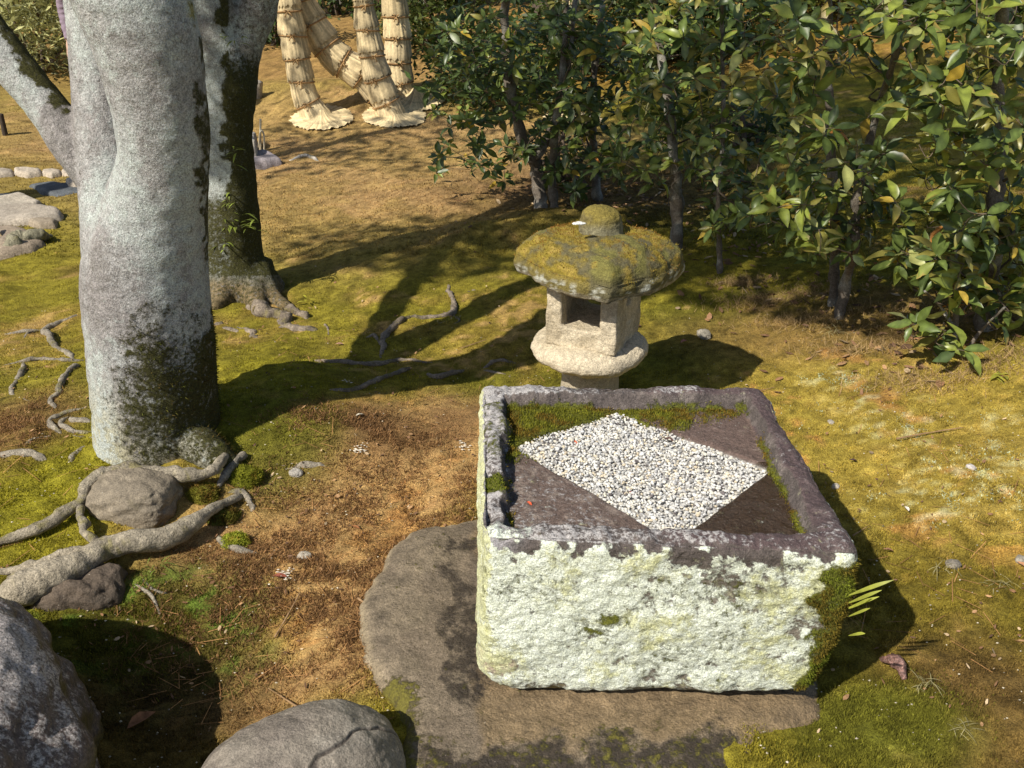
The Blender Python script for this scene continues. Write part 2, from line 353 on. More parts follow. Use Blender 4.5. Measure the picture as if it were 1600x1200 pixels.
def patch_px(n, blobs):
    X = []; Y = []
    for px, py, rx, ry in blobs:
        k = n//len(blobs); c = P(px, py); X.append(c[0]+RNG.normal(0, rx*.55, k)); Y.append(c[1]+RNG.normal(0, ry*.55, k))
    return np.concatenate(X), np.concatenate(Y)
x, y = patch_px(70000, [(480, 800, .3, .3), (620, 740, .3, .2), (420, 900, .3, .22), (600, 960, .2, .2), (520, 900, .2, .2), (690, 820, .14, .2), (500, 1020, .25, .15), (560, 670, .3, .12), (330, 960, .2, .2), (20, 670, .15, .2)])
k = fbm(np.stack([x, y, 0*x], 1), 8, 5, 77, .7)+RNG.normal(0, .28, len(x)) > .05; x, y = x[k], y[k]
blades('dry_moss_sprigs', 'reddish brown dry moss sprigs on sandy soil left of the basin', x, y, .014, .0036, 1.8, np.array([.215, .12, .052])*RNG.uniform(.35, 1.6, (len(x), 1)))
x, y = patch_px(6500, [(1190, 470, .25, .08), (1260, 500, .25, .1), (1350, 540, .3, .1), (1430, 590, .25, .1), (1250, 460, .3, .12), (1400, 490, .4, .15), (1560, 560, .2, .12), (1160, 440, .15, .06)])
blades('dry_grass', 'dry straw coloured grass at the foot of the shrubs', x, y, .03, .003, 2.4, np.array([.36, .25, .12])*RNG.uniform(.5, 1.3, (len(x), 1)), cat='grass')
x, y = patch_px(30000, [(1370, 1140, .17, .09), (1300, 1170, .12, .05), (1430, 1120, .1, .08), (240, 985, .15, .12), (210, 1010, .12, .1)])
blades('green_moss_pad', 'bright green moss pads beside basin and boulder', x, y, .007, .003, 1.0, np.array([.13, .125, .016])*RNG.uniform(.6, 1.4, (len(x), 1)))
x, y = patch_px(3600, [(1370, 625, .13, .09), (1300, 590, .1, .07), (1540, 740, .2, .17), (1430, 670, .18, .1), (1450, 790, .2, .1), (1580, 690, .12, .15), (1350, 640, .3, .25), (1500, 830, .3, .15)])
k = fbm(np.stack([x, y, 0*x], 1), 14, 3, 78) > .12; x, y = x[k], y[k]
blades('ground_lichen', 'pale grey green lichen flecks on the sunny slope', x, y, .006, .006, 1.6, np.tile(LICH*.8, (len(x), 1)), cat='lichen')
# pine needles lying about
def needles(n, blobs, name, label):
    x, y = patch_px(n, blobs); n = len(x); z = gh(x, y)+.006; a = RNG.uniform(0, math.pi, n); L = RNG.uniform(.02, .05, n); d = np.stack([np.cos(a), np.sin(a), RNG.normal(0, .12, n)], 1)
    p = np.stack([-np.sin(a), np.cos(a), 0*a], 1)*.0009; B = np.stack([x, y, z], 1); V = np.empty((n, 4, 3))
    V[:, 0] = B-d*L[:, None]-p; V[:, 1] = B+d*L[:, None]-p; V[:, 2] = B+d*L[:, None]+p; V[:, 3] = B-d*L[:, None]+p
    C = np.repeat(np.array([.36, .19, .075])*RNG.uniform(.5, 1.4, (n, 1)), 4, 0)
    tag(mk(name, V.reshape(-1, 3), np.arange(4*n).reshape(-1, 4), M['twig'], C=C, smooth=False), label, 'needles', kind='stuff')
needles(420, [(600, 980, .12, .12), (420, 830, .5, .4), (620, 720, .4, .4), (1450, 700, .7, .6), (1500, 950, .4, .3), (500, 560, .6, .5), (60, 750, .3, .4), (330, 1050, .25, .2)], 'fallen_pine_needles', 'thin fallen pine needles strewn over moss and soil')
# grit: pale crumbs on the soil
x, y = scatter_px(1500, 0, 1600, 480, 1200); k = RNG.uniform(0, 1, len(x)) < .75; x, y = x[k], y[k]
ico = np.array([[0, 0, 1], [1, 0, 0], [0, 1, 0], [-1, 0, 0], [0, -1, 0], [0, 0, -1]], float); icf = np.array([[0, 1, 2], [0, 2, 3], [0, 3, 4], [0, 4, 1], [5, 2, 1], [5, 3, 2], [5, 4, 3], [5, 1, 4]])
n = len(x); V = ico[None]*RNG.uniform(.5, 1.2, (n, 6, 1))*RNG.uniform(.0012, .0035, (n, 1, 1))*np.array([1.3, 1, .8]) + np.stack([x, y, gh(x, y)+.006], 1)[:, None]
C = np.repeat(np.array([.5, .44, .33])*RNG.uniform(.4, 1.3, (n, 1)), 6, 0)
tag(mk('soil_grit', V.reshape(-1, 3), (icf[None]+6*np.arange(n)[:, None, None]).reshape(-1, 3), M['pebble'], C=C, smooth=False), 'pale grit crumbs scattered on the soil', 'grit', kind='stuff')
# ------------------------------------------------------------------ stone basin
def fuzz(name, V, N, mask, n, h, w, col, parent, seed=0):        # moss blades standing on a surface
    r = np.random.default_rng(seed); p = mask/mask.sum(); i = r.choice(len(V), n, p=p); B = V[i]+r.normal(0, .003, (n, 3)); nn = N[i]
    t = r.normal(0, 1, (n, 3)); t -= nn*(t*nn).sum(1)[:, None]; t /= np.linalg.norm(t, axis=1)[:, None]
    t2 = np.cross(nn, t); L = h*r.uniform(.4, 1.3, n); Vv = np.empty((n, 3, 3)); Vv[:, 0] = B-t*w/2-nn*.002; Vv[:, 1] = B+t*w/2-nn*.002
    Vv[:, 2] = B+nn*L[:, None]+t2*(L*r.uniform(-.8, .8, n))[:, None]+np.array([0, 0, .2])*L[:, None]
    kk_ = sstep(-.35, .35, fbm(B, 22, 3, seed+60))[:, None]; C = np.repeat((np.asarray(col)*(1-kk_)+np.asarray(col)*np.array([.95, .62, .9])*kk_)*r.uniform(.6, 1.45, (n, 1)), 3, 0)
    o = mk(name, Vv.reshape(-1, 3), np.arange(3*n).reshape(-1, 3), M['moss'], parent, C, smooth=False); o['kind'] = 'stuff'; return o
ZT, ZB = .50, .028
TOP = [at_z(754, 836, ZT), at_z(1347, 866, ZT), at_z(1192, 602, ZT), at_z(752, 597, ZT)]     # FL FR BR BL
BOT = [at_z(744, 1096, ZB), at_z(1292, 1112, ZB), None, None]
BOT[2] = np.array([TOP[2][0]-.02, TOP[2][1]-.015, ZB]); BOT[3] = np.array([TOP[3][0]-.01, TOP[3][1]-.015, ZB])
hx, hy, hz = .39, .345, (ZT-ZB)/2
V, F = cubesphere(190); cube = V.copy()
Pm = V*np.array([hx, hy, hz]); r_ = (.030+.058*sstep(.1, -1, cube[:, 2])*(1+.45*sstep(.3, .9, cube[:, 0])))[:, None]; half = np.array([hx, hy, hz])
q = np.clip(Pm, -(half-r_), half-r_); d = Pm-q; ln = np.linalg.norm(d, axis=1)[:, None]; onb = ln[:, 0] > 1e-9
Pm = np.where(onb[:, None], q+r_*d/np.maximum(ln, 1e-9), Pm)
top = cube[:, 2] > .9999; wob = .008*fbm(Pm, 9, 3, 51)+.004*fbm(Pm, 30, 3, 50); RIM = .057
ein = np.minimum(hx-RIM-np.abs(Pm[:, 0]), hy-RIM*.95-np.abs(Pm[:, 1]))+wob
INX, INY = hx-RIM, hy-RIM*.95
def warp(L):
    a = (L[:, 0]/hx+1)/2; b = (L[:, 1]/hy+1)/2; c = (L[:, 2]/hz+1)/2; out = np.zeros_like(L)
    for w_, K in ((c, TOP), (1-c, BOT)):
        for wa, wb, k in ((1-a, 1-b, K[0]), (a, 1-b, K[1]), (a, b, K[2]), (1-a, b, K[3])):
            out += (w_*wa*wb)[:, None]*k
    return out
dep = np.where(top, .042*sstep(-.006, .016, ein), 0)+np.where(top & (ein < .01), .007*np.clip(fbm(Pm, 16, 3, 49)+.2, 0, 1)*(1+.8*(Pm[:, 0] < -.3)), 0)
DIA = [(-INX+.010, .085), (-.030, INY-.018), (INX-.002, .008), (.028, -INY+.004)]     # corners of the gravel lozenge
def in_dia(x, y, off=0.0):
    m = np.full(len(x), 1e9)
    for k in range(4):
        (x0, y0), (x1, y1) = DIA[k], DIA[(k+1) % 4]; nx, ny = (y0-y1), (x1-x0); l = math.hypot(nx, ny)
        m = np.minimum(m, -((x-x0)*nx+(y-y0)*ny)/l)
    return m-off
di = in_dia(Pm[:, 0], Pm[:, 1])
dep = dep + np.where(top & (ein > .012), .012*sstep(.0, .010, di), 0)
Pm[:, 2] -= dep
rimm = top & (ein < .004)
n1 = fbm(Pm, 7, 4, 52); n2 = fbm(Pm, 28, 4, 53); n3 = fbm(Pm, 80, 3, 54)
Wv = warp(Pm); Nn = vnormals(Wv, F)
Wv = Wv + Nn*(.009*n1+.004*n2+.0016*n3)[:, None]*np.where(top & (ein > .012), .45, 1)[:, None]
Nn = vnormals(Wv, F)
lx, ly, lz = Pm[:, 0]/hx, Pm[:, 1]/hy, Pm[:, 2]/hz
front = sstep(.25, .6, -Nn[:, 1]); left = sstep(.3, .7, -Nn[:, 0]); up = sstep(.5, .85, Nn[:, 2])
STN = np.array([.095, .078, .072]); C = np.tile(STN, (len(V), 1)); C = mixc(C, [.19, .16, .145], sstep(0, .5, n2)*.6)
# rim and inside
C = mixc(C, [.085, .05, .055], up*sstep(-.4, .6, lx+n1*.5)*.6)
flo = (top & (ein > .014)).astype(float)
C = mixc(C, [.135, .092, .075], flo*.8); C = mixc(C, [.24, .19, .16], flo*sstep(.15, .5, n2*.6+n3*.6-.25*lx)*.7)
wet_darkm = flo*sstep(.10, .35, lx-ly*.5+.1*n1-.15)*(ly < .1); C = mixc(C, [.040, .024, .013], wet_darkm*.9)
mossf = flo*sstep(-.05, .25, -lx*.55+ly*.75-.22+.35*n1+.15*n2)*(di < .01)*(ly > .0)
mossf = np.maximum(mossf, flo*sstep(.65, .74, ly+.06*n2)*sstep(-.1, .2, n1+.1-np.abs(lx+.05)*.3)*(di < 0)*.9)
mossi = top*sstep(.0, .012, ein)*(1-sstep(.014, .03, ein))*sstep(.0, .4, n1+n2*.5+.05)       # moss creeping along the foot of the inner walls
# front and left faces: crust of pale lichen, olive stain, bare dark band under the rim, moss on the right edge
side = np.clip(front+left*1.2+sstep(.3, .7, Nn[:, 0])*.6, 0, 1)*(1-(top & (ein > -.05)))
edge = .93+.10*n1+.17*n2
lic = side*np.clip(.74+.32*n1+.16*n2+.12*sstep(.3, -.6, lz), 0, 1)*sstep(-.04, .14, edge-lz)*sstep(-.93, -.70, lz+.08*n2)
C = mixc(C, [.25, .215, .165], side*.5*sstep(.9, .5, lz))
lic2 = side*np.clip(.34+.35*fbm(Pm, 9, 3, 55)+.08*lx, 0, 1)*sstep(0, .2, edge-lz)*sstep(-.98, -.85, lz); lic2 = np.maximum(lic2, left*side*.75)
C = mixc(C, [.40, .29, .23], side*(1-sstep(.06, .2, np.hypot((lx+.93)*.8, (lz+.52)))) * .8)
C = mixc(C, [.20, .165, .06], side*sstep(-.76, -.92, lz+.1*n2)*.85)
C = mixc(C, [.36, .34, .36], side*sstep(.62, .85, lz+.1*n2)*sstep(-.72, -.95, lx+.1*n1)*.8)
mossr = side*sstep(.0, .10, lx-.74-.26*np.clip(.05-lz*.1, 0, 1)+.10*n1+.06*n2-.10*sstep(.3, .8, lz)+.16*sstep(-.2, -.6, lz)*0)*sstep(.95, .8, lz)*sstep(-.95, -.8, lz)
spot = side*np.maximum(.85*np.exp(-(((lx+.27)*.8)**2+(lz-.10)**2)/.006), .75*np.exp(-(((lx+.38)*.8)**2+(lz+.06)**2)/.006))
mossr = np.maximum(mossr, side*np.clip(.13+.25*fbm(Pm, 8, 3, 56)+.08*lx, 0, .5)*(lz < .6))
mossl = rimm*1.0*(1-sstep(.06, .16, np.hypot((lx+.92)*.9, (ly+.42)*.9)+.05*n2)); mossl = np.maximum(mossl, rimm*np.clip(.25+.45*n1+.2*n2, 0, .7)*(lx < -.8)*(np.abs(ly-.1) < .6))
mosA = np.clip(np.maximum.reduce([mossr*.95, spot, mossl*.9, mossf*.9, mossi*.8]), 0, 1)
bare = side*(1-sstep(.06, .2, np.hypot((lx+.93)*.8, (lz+.52))));lic = lic*(1-bare)
lic = np.maximum(lic, rimm*sstep(-.5, -1.0, lx+.25*n1+.1*n2)*sstep(.45, 1.0, -ly+.25*n1+.1*n2)*.7)
dust_sheen = np.clip((up*(1-flo)+.0)*(.36-.36*lx+.30*n1+.15*n2), 0, 1)+flo*np.clip(.16+.2*n1-.15*lx, 0, .6)*(1-wet_darkm)
C = mixc(C, [.45, .43, .40], flo*sstep(.004, .010, di))
C = C*(1+.10*n3)[:, None]
bas = thing('stone_basin', 'square lichen covered granite water basin holding white gravel', 'basin', ((TOP[0]+TOP[2])/2*np.array([1, 1, 0])+[0, 0, ZB]))
mk('basin_block', Wv, F, M['basin'], bas, C, extra={'wet_dark': .9-.72*wet_darkm*sstep(-.5, .2, n2+.3), 'lic': lic, 'lic2': lic2, 'mos': mosA, 'dust_sheen': dust_sheen})
fuzz('moss', Wv, Nn, np.clip(mossf, 0, 1)+.6*mossi, 15000, .0042, .003, [.17, .17, .018], bas, 1)['label'] = 'olive moss cushion in the back corner of the basin'
fuzz('moss', Wv, Nn, np.clip(mossr+mossl, 0, 1)*(np.clip(mossr+mossl, 0, 1) > .6)+1e-9, 13000, .004, .003, [.13, .15, .016], bas, 2)['label'] = 'green moss down the right front edge'
# white gravel in the lozenge
def ico80():
    import bmesh
    b = bmesh.new(); bmesh.ops.create_icosphere(b, subdivisions=1, radius=1); b.verts.ensure_lookup_table()
    v = np.array([x.co[:] for x in b.verts]); f = np.array([[w.index for w in x.verts] for x in b.faces]); b.free(); return v, f
IV, IF = ico80()
n = 26000; x = RNG.uniform(-INX, INX, n); y = RNG.uniform(-INY, INY, n); k = in_dia(x, y, .001)+RNG.normal(0, .0035, n)+.009*fbm(np.stack([x, y, 0*x], 1), 11, 3, 62)-.0*x > -.045*(RNG.uniform(0, 1, n) < .05)*RNG.uniform(0, 1, n)**2; x, y = x[k], y[k]
kept = []; cell = {}
for a, b in zip(x, y):                                # loose packing
    c = (int(a//.0066), int(b//.0066)); ok = True
    for i in (-1, 0, 1):
        for j in (-1, 0, 1):
            for e in cell.get((c[0]+i, c[1]+j), ()):
                if (e[0]-a)**2+(e[1]-b)**2 < .0051**2: ok = False
    if ok: cell.setdefault(c, []).append((a, b)); kept.append((a, b))
kept = np.array(kept); n = len(kept)
hgt = .004*fbm(np.c_[kept, np.zeros(n)], 12, 2, 61)+RNG.uniform(-.002, .003, n)
edge_ = np.clip(in_dia(kept[:, 0], kept[:, 1])/.03, 0, 1)
base = warp(np.c_[kept, np.full(n, hz-.047)+hgt-.006*(1-edge_)])
Sz = RNG.uniform(.0026, .0052, (n, 1, 1))*RNG.uniform(.7, 1.2, (n, 1, 3)); Vp = IV[None]*(1+RNG.normal(0, .16, (n, len(IV), 1)))*Sz*np.array([1.15, 1, .8])
th = RNG.uniform(0, math.pi, n); cth, sth = np.cos(th)[:, None], np.sin(th)[:, None]; Vp = np.stack([Vp[..., 0]*cth-Vp[..., 1]*sth, Vp[..., 0]*sth+Vp[..., 1]*cth, Vp[..., 2]], -1)
pal = .92*np.array([[.72, .71, .68], [.66, .64, .60], [.74, .69, .58], [.58, .57, .56], [.70, .60, .44], [.34, .33, .32], [.14, .12, .12]])
pc = pal[RNG.choice(7, n, p=[.30, .22, .15, .16, .07, .07, .03])]*RNG.uniform(.7, 1.08, (n, 1))
tag(mk('gravel', (Vp+base[:, None]).reshape(-1, 3), (IF[None]+len(IV)*np.arange(n)[:, None, None]).reshape(-1, 3), M['pebble'], C=np.repeat(pc, len(IV), 0), smooth=False),
    'white gravel filling the lozenge inside the stone basin', 'gravel', kind='stuff')

# ------------------------------------------------------------------ stone lantern
LX, LY = .295, 2.97
def revolve(profile, n, cx, cy, sq=0.0, rot=0.0, noise=.004, nsc=14, seed=0, tilt=(0, 0), sub=6):
    pr = np.array(profile, float); t = np.linspace(0, len(pr)-1, (len(pr)-1)*sub+1); i = np.minimum(t.astype(int), len(pr)-2); f = (t-i)[:, None]; pr = pr[i]*(1-f)+pr[i+1]*f
    th = np.linspace(0, 2*math.pi, n, endpoint=False); a = th-rot
    rs = 1/np.maximum(np.abs(np.cos(a)), np.abs(np.sin(a))); rs = (rs**4*sq+1*(1-sq))**.25
    V = np.stack([pr[:, 0, None]*rs*np.cos(th), pr[:, 0, None]*rs*np.sin(th), np.broadcast_to(pr[:, 1, None], (len(pr), n))], -1).reshape(-1, 3)
    V[:, 2] += V[:, 0]*tilt[0]+V[:, 1]*tilt[1]; V[:, 0] += cx; V[:, 1] += cy; F = grid_faces(len(pr), n, True); N_ = vnormals(V, F)
    return V+N_*(noise*fbm(V, nsc, 4, seed)+.35*noise*fbm(V, nsc*5, 3, seed+1))[:, None], F
def arc(fn, n=16): return [fn(k/(n-1)) for k in range(n)]
lan = thing('stone_lantern', 'small stone lantern with mossy umbrella roof behind the basin', 'lantern', (LX, LY, 0))
CREAM = np.array([.52, .445, .325])
def stonec(V, base, seed, dark=(.30, .24, .15)):
    a = fbm(V, 12, 4, seed); b = fbm(V, 55, 3, seed+3); C = mixc(np.tile(base, (len(V), 1)), dark, sstep(.1, .6, a)*.45); return C*(1+.12*b)[:, None]
V, F = revolve([(.0, -.1), (.112, -.1), (.108, .10), (.104, .24), (0, .241)], 64, LX-.005, LY+.01, noise=.004, seed=71)
mk('post', V, F, M['grain'], lan, stonec(V, CREAM*.8, 71))
pr = arc(lambda t: (.213*(math.sin(math.pi*t))**.6 if 0 < t < 1 else 0, .270-.056*math.cos(math.pi*t)*1.0), 30)
V, F = revolve(pr, 110, LX-.012, LY, noise=.010, nsc=9, seed=72, sub=3); mk('platform', V, F, M['grain'], lan, stonec(V, CREAM*1.05, 72))
def box(cx, cy, cz, sx, sy, sz):
    v = np.array([[a, b, c] for a in (-1, 1) for b in (-1, 1) for c in (-1, 1)], float)*np.array([sx, sy, sz])/2+np.array([cx, cy, cz])
    return v, [np.array([[0, 1, 3, 2], [4, 6, 7, 5], [0, 4, 5, 1], [2, 3, 7, 6], [0, 2, 6, 4], [1, 5, 7, 3]])]
S = .132; zb = .311; boxes = [box(0, 0, zb+.038, 2*S, 2*S, .076)]
for sx in (-1, 1):
    for sy in (-1, 1): boxes.append(box(sx*(S-.03), sy*(S-.03), zb+.145, .060, .060, .23))
for sx in (-1, 1):   # side walls with a small hole
    boxes += [box(sx*(S-.02), -.055, zb+.15, .036, .075, .24), box(sx*(S-.02), .06, zb+.15, .036, .075, .24), box(sx*(S-.02), 0, zb+.115, .036, .09, .07), box(sx*(S-.02), 0, zb+.225, .036, .09, .05)]
boxes.append(box(0, 0, zb+.25, 2*S-.02, 2*S-.02, .03))
V, F = remesh(boxes, .0055, 7); th = math.radians(-26); c, s_ = math.cos(th), math.sin(th)
V = np.stack([V[:, 0]*c-V[:, 1]*s_+LX, V[:, 0]*s_+V[:, 1]*c+LY, V[:, 2]], 1); V += vnormals(V, F)*(.004*fbm(V, 22, 4, 73))[:, None]
mk('firebox', V, F, M['grain'], lan, stonec(V, CREAM, 73))
zr = .552; pr = [(0, zr+.012), (.12, zr+.012), (.225, zr+.004)]+arc(lambda t: (.240+.010*math.sin(math.pi*t)+.002*t, zr+.004+.06*t), 4)+arc(lambda t: (.242*math.cos(t*math.pi/2)**.5 if t < 1 else 0, zr+.064+.086*math.sin(t*math.pi/2)**1.05), 16)
V, F = revolve(pr, 150, LX+.012, LY, sq=.40, rot=math.radians(46), noise=.009, nsc=10, seed=74, tilt=(-.035, .02), sub=4)
a = fbm(V, 10, 4, 75); b = fbm(V, 45, 4, 76); Nn_ = vnormals(V, F); hz_ = sstep(zr+.045, zr+.10, V[:, 2])
C = np.tile([.115, .10, .052], (len(V), 1)); C = mixc(C, [.235, .175, .022], sstep(-.35, .25, a+b*.4)*np.clip(.45+hz_, 0, 1)*.9); C = mixc(C, [.33, .235, .06], sstep(.25, .6, b+a*.3)*hz_*.7)
C = mixc(C, [.20, .185, .03], sstep(.2, .5, -a)*hz_*.5)
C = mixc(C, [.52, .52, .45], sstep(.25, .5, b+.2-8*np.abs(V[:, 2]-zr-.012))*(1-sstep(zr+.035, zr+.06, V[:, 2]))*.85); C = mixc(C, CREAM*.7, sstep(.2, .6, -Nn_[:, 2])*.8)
roof_ = mk('roof', V, F, M['grain'], lan, C)
ro = np.clip(sstep(-.35, .25, a+b*.4)*sstep(.2, .6, Nn_[:, 2]), 0, 1)+1e-6
fuzz('moss', V, Nn_, ro, 9000, .003, .003, [.24, .185, .03], roof_, 3)
pr = [(0, .68), (.085, .68), (.078, .705), (.074, .735)]+arc(lambda t: (.071*math.cos(t*math.pi/2)**.7 if t < 1 else 0, .742+.045*math.sin(t*math.pi/2)), 10)
V, F = revolve(pr, 64, LX+.012, LY+.03, noise=.005, nsc=18, seed=77, tilt=(-.05, .0), sub=4); a = fbm(V, 14, 4, 78); b = fbm(V, 50, 3, 79)
C = np.tile([.20, .18, .11], (len(V), 1))*(1+.3*b)[:, None]; C = mixc(C, [.20, .155, .03], sstep(.72, .76, V[:, 2]+.02*a)*.9); C = mixc(C, [.12, .10, .06], sstep(.1, .5, a)*.5)
mk('finial', V, F, M['grain'], roof_, C)
V, F = revolve(arc(lambda t: (.018*math.sin(math.pi*t), .002-.004*math.cos(math.pi*t)), 8), 14, 0, 0, noise=.003, nsc=60, seed=80); q_ = at_y(905, 352, LY-.10); V = V*np.array([1.3, .6, 1])+np.array([q_[0], q_[1], q_[2]+.004])
mk('lichen_spot', V, F, M['grain'], roof_, np.array([.75, .74, .7]))

# ------------------------------------------------------------------ stones and boulders
CS, CF = cubesphere(44); CSn = CS/np.linalg.norm(CS, axis=1)[:, None]
CS2, CF2 = cubesphere(120); CSn2 = CS2/np.linalg.norm(CS2, axis=1)[:, None]
def rock(name, label, c, rx, ry, rz, rot=0, seed=0, noise=.10, pw=2.6, col=(.3, .26, .21), dark=(.17, .14, .11), mat='grain', hi=False, colfn=None, group=None, cat='stone', parent=None, facet=0.0):
    S_, F_ = (CSn2, CF2) if hi else (CSn, CF)
    D = np.abs(S_)**pw; V = S_/(D.sum(1)**(1/pw))[:, None]
    V = V*(1+noise*fbm(V+seed*3.1, 1.3, 3, seed)+noise*.3*fbm(V+seed, 5, 3, seed+1))[:, None]
    if facet:                                             # a few flat breaks
        r = np.random.default_rng(seed)
        for _ in range(9):
            nrm = r.normal(0, 1, 3); nrm[2] = abs(nrm[2])*.6; nrm /= np.linalg.norm(nrm); lim = 1-facet*r.uniform(.3, 1); e = V@nrm-lim; V = V-nrm*np.where(e > 0, e*.92, 0)[:, None]
    V = V*np.array([rx, ry, rz]); c_, s = math.cos(rot), math.sin(rot); V = np.stack([V[:, 0]*c_-V[:, 1]*s, V[:, 0]*s+V[:, 1]*c_, V[:, 2]], 1)+np.asarray(c)
    N_ = vnormals(V, F_); V = V+N_*(.02*min(rx, ry)*fbm(V, 6/min(rx, ry)*.5, 4, seed+2))[:, None]
    a = fbm(V, 4/max(rx, .1)*.5, 4, seed+5); b = fbm(V, 40, 3, seed+6)
    C = mixc(np.tile(np.asarray(col, float), (len(V), 1)), dark, sstep(.0, .6, a)*.6)*(1+.18*b)[:, None]
    if colfn: C = colfn(V, N_, C, a, b)
    o = mk(name, V, F_, M[mat], parent, C, extra={'dust_sheen': np.clip(.16+.46*sstep(.1, .9, N_[:, 2])+.35*a, 0, 1)} if mat == 'boulder' else None)  # boulder: upward faces painted paler as highlights
    return o if parent is not None else tag(o, label, cat, group)
def bc(V, N_, C, a, b):                                   # big boulder: purplish crystal sheen, moss on its shady flank
    C = np.tile([.125, .092, .083], (len(V), 1)); C = mixc(C, [.05, .035, .035], sstep(.2, .6, -a+b*.4)*.5)
    return mixc(C, [.10, .09, .015], sstep(.35, .75, N_[:, 0]+.15*a)*sstep(.55, -.2, N_[:, 2])*.8)
rock('boulder', 'large purplish grey boulder filling the lower left corner', (-1.40, 1.13, .02), .54, .54, .36, .35, 11, .10, 2.5, mat='boulder', hi=True, colfn=bc, cat='boulder')
def rc(V, N_, C, a, b):
    C = np.tile([.215, .185, .15], (len(V), 1)); C = mixc(C, [.15, .125, .105], sstep(0, .6, a)*.6); C = mixc(C, [.28, .25, .21], sstep(.1, .6, -a)*.5); 
    for nx_, ny_, nz_, off in ((.75, -.6, .25, .07), (-.5, -.85, .1, .02)):
        d_ = np.abs((V-np.array([-.40, 1.28, .1]))@np.array([nx_, ny_, nz_])-off+.02*fbm(V, 9, 3, 33)); on = V[:, 0] > -.42+.1*(off < .05); g_ = (1-sstep(.0015, .005, d_))*on; C = mixc(C, [.05, .04, .035], g_*.8); V -= N_*(g_*.006)[:, None]     # cracks
    return C*(1+.08*b)[:, None]
rock('boulder', 'smooth rounded grey brown stone at the bottom edge, cracked at one end', (-.445, 1.27, .0), .235, .155, .185, .50, 15, .035, 2.3, mat='smooth_stone', hi=True, colfn=rc, cat='boulder')
# broad low slab under the basin
def slab(name, label, outline, ztop, zbot, col, mat, n_ring=46, n_th=260, pw=5.0, noise=.006, seed=0, colfn=None, cat='stone', group=None, nsc=8):
    ex = {}
    O = np.array(outline, float)[:, :2]; c = O.mean(0); Oc = np.vstack([O, O[:1]]); tt = np.linspace(0, len(O), 401)[:-1]; O2 = np.stack([np.interp(tt, np.arange(len(O)+1), Oc[:, k]) for k in (0, 1)], 1)-c; O2 = sum(np.roll(O2, k, 0) for k in range(-7, 8))/15; ang = np.arctan2(O2[:, 1], O2[:, 0]); rad = np.hypot(O2[:, 0], O2[:, 1])
    o = np.argsort(ang); th = np.linspace(-math.pi, math.pi, n_th, endpoint=False); R = np.interp(th, ang[o], rad[o], period=2*math.pi)
    R = R*(1+.022*fbm(np.stack([np.cos(th)*3, np.sin(th)*3, 0*th], 1), 3, 5, seed, .6))
    s = np.linspace(0.004, 1, n_ring)**.6; prof = (1-s**pw)**(1/2.2)
    X = c[0]+np.outer(s, R*np.cos(th)); Y = c[1]+np.outer(s, R*np.sin(th)); Z = zbot+np.outer(prof, np.ones(n_th))*(ztop-zbot)
    V = np.stack([X, Y, Z], -1).reshape(-1, 3); V[:, 2] += noise*fbm(V*[1, 1, 0], nsc, 4, seed)*np.repeat(prof, n_th); F = grid_faces(n_ring, n_th, True)[:, ::-1]
    F = grid_faces(n_ring, n_th, True); N_ = vnormals(V, F)
    if N_[:, 2].mean() < 0: F = F[:, ::-1]; N_ = -N_
    m = len(V); V = np.vstack([V, [[c[0], c[1], V[:n_th, 2].mean()]]]); j = np.arange(n_th); T = np.stack([np.full(n_th, m), j, (j+1) % n_th], 1)
    a = fbm(V, 3.5, 4, seed+4); b = fbm(V, 38, 4, seed+5); C = mixc(np.tile(np.asarray(col, float), (len(V), 1)), np.asarray(col)*.6, sstep(0, .6, a)*.6)*(1+.15*b)[:, None]
    if colfn: C, ex = colfn(V, C, a, b)
    return tag(mk(name, V, [F, T], M[mat], C=C, extra=ex), label, cat, group)
SO = [(552, 985), (556, 925), (604, 850), (645, 815), (750, 793), (1000, 800), (1290, 960), (1302, 1100), (1230, 1165), (1120, 1260), (640, 1280), (606, 1200), (634, 1130), (598, 1075), (566, 1030)]
def sc_(V, C, a, b):
    px, py = proj(V); n_ = fbm(V, 9, 4, 91); C = np.tile([.155, .12, .085], (len(V), 1)); C = mixc(C, [.085, .066, .048], sstep(.0, .5, a+.3*n_)*.7); C = mixc(C, [.20, .16, .11], sstep(.1, .5, -a+.2*n_)*.5)
    wet_dark = sstep(-.45, .35, .8-np.hypot((px-722)/40, (py-1000)/150)+.6*n_+.3*a)      # darker strip left of the basin, set in the slab's colour
    low = sstep(1125, 1175, py+45*n_+20*a)*sstep(620, 680, px)  # darker band towards the slab's lower edge
    dry = sstep(735, 757, px+14*n_)*(1-sstep(1130, 1172, py+45*n_+20*a)); C = mixc(C, [.20, .14, .075], dry*.85)  # lighter tan area below the basin's front
    mo = np.clip(np.maximum(.75*sstep(1.2, .2, np.abs(px-622)/45)*sstep(1040, 1080, py), .32*sstep(1090, 1170, py)+.2*n_), 0, 1)
    C = mixc(C, [.40, .32, .20], (1-sstep(.012, .032, V[:, 2]))*sstep(960, 900, px)*sstep(1120, 1000, py)*.6)
    return C*(1+.15*b)[:, None], {'wet_darkm': np.clip(np.maximum.reduce([wet_dark*.62, low*.72, .06+.2*a]), 0, 1), 'mos': mo}
slab('base_slab', 'broad flat brown stone slab lying under the basin', [at_z(a, b, .03) for a, b in SO], .036, -.05, (.2, .16, .11), 'slab', 110, 420, 16, .007, 90, sc_, 'slab')
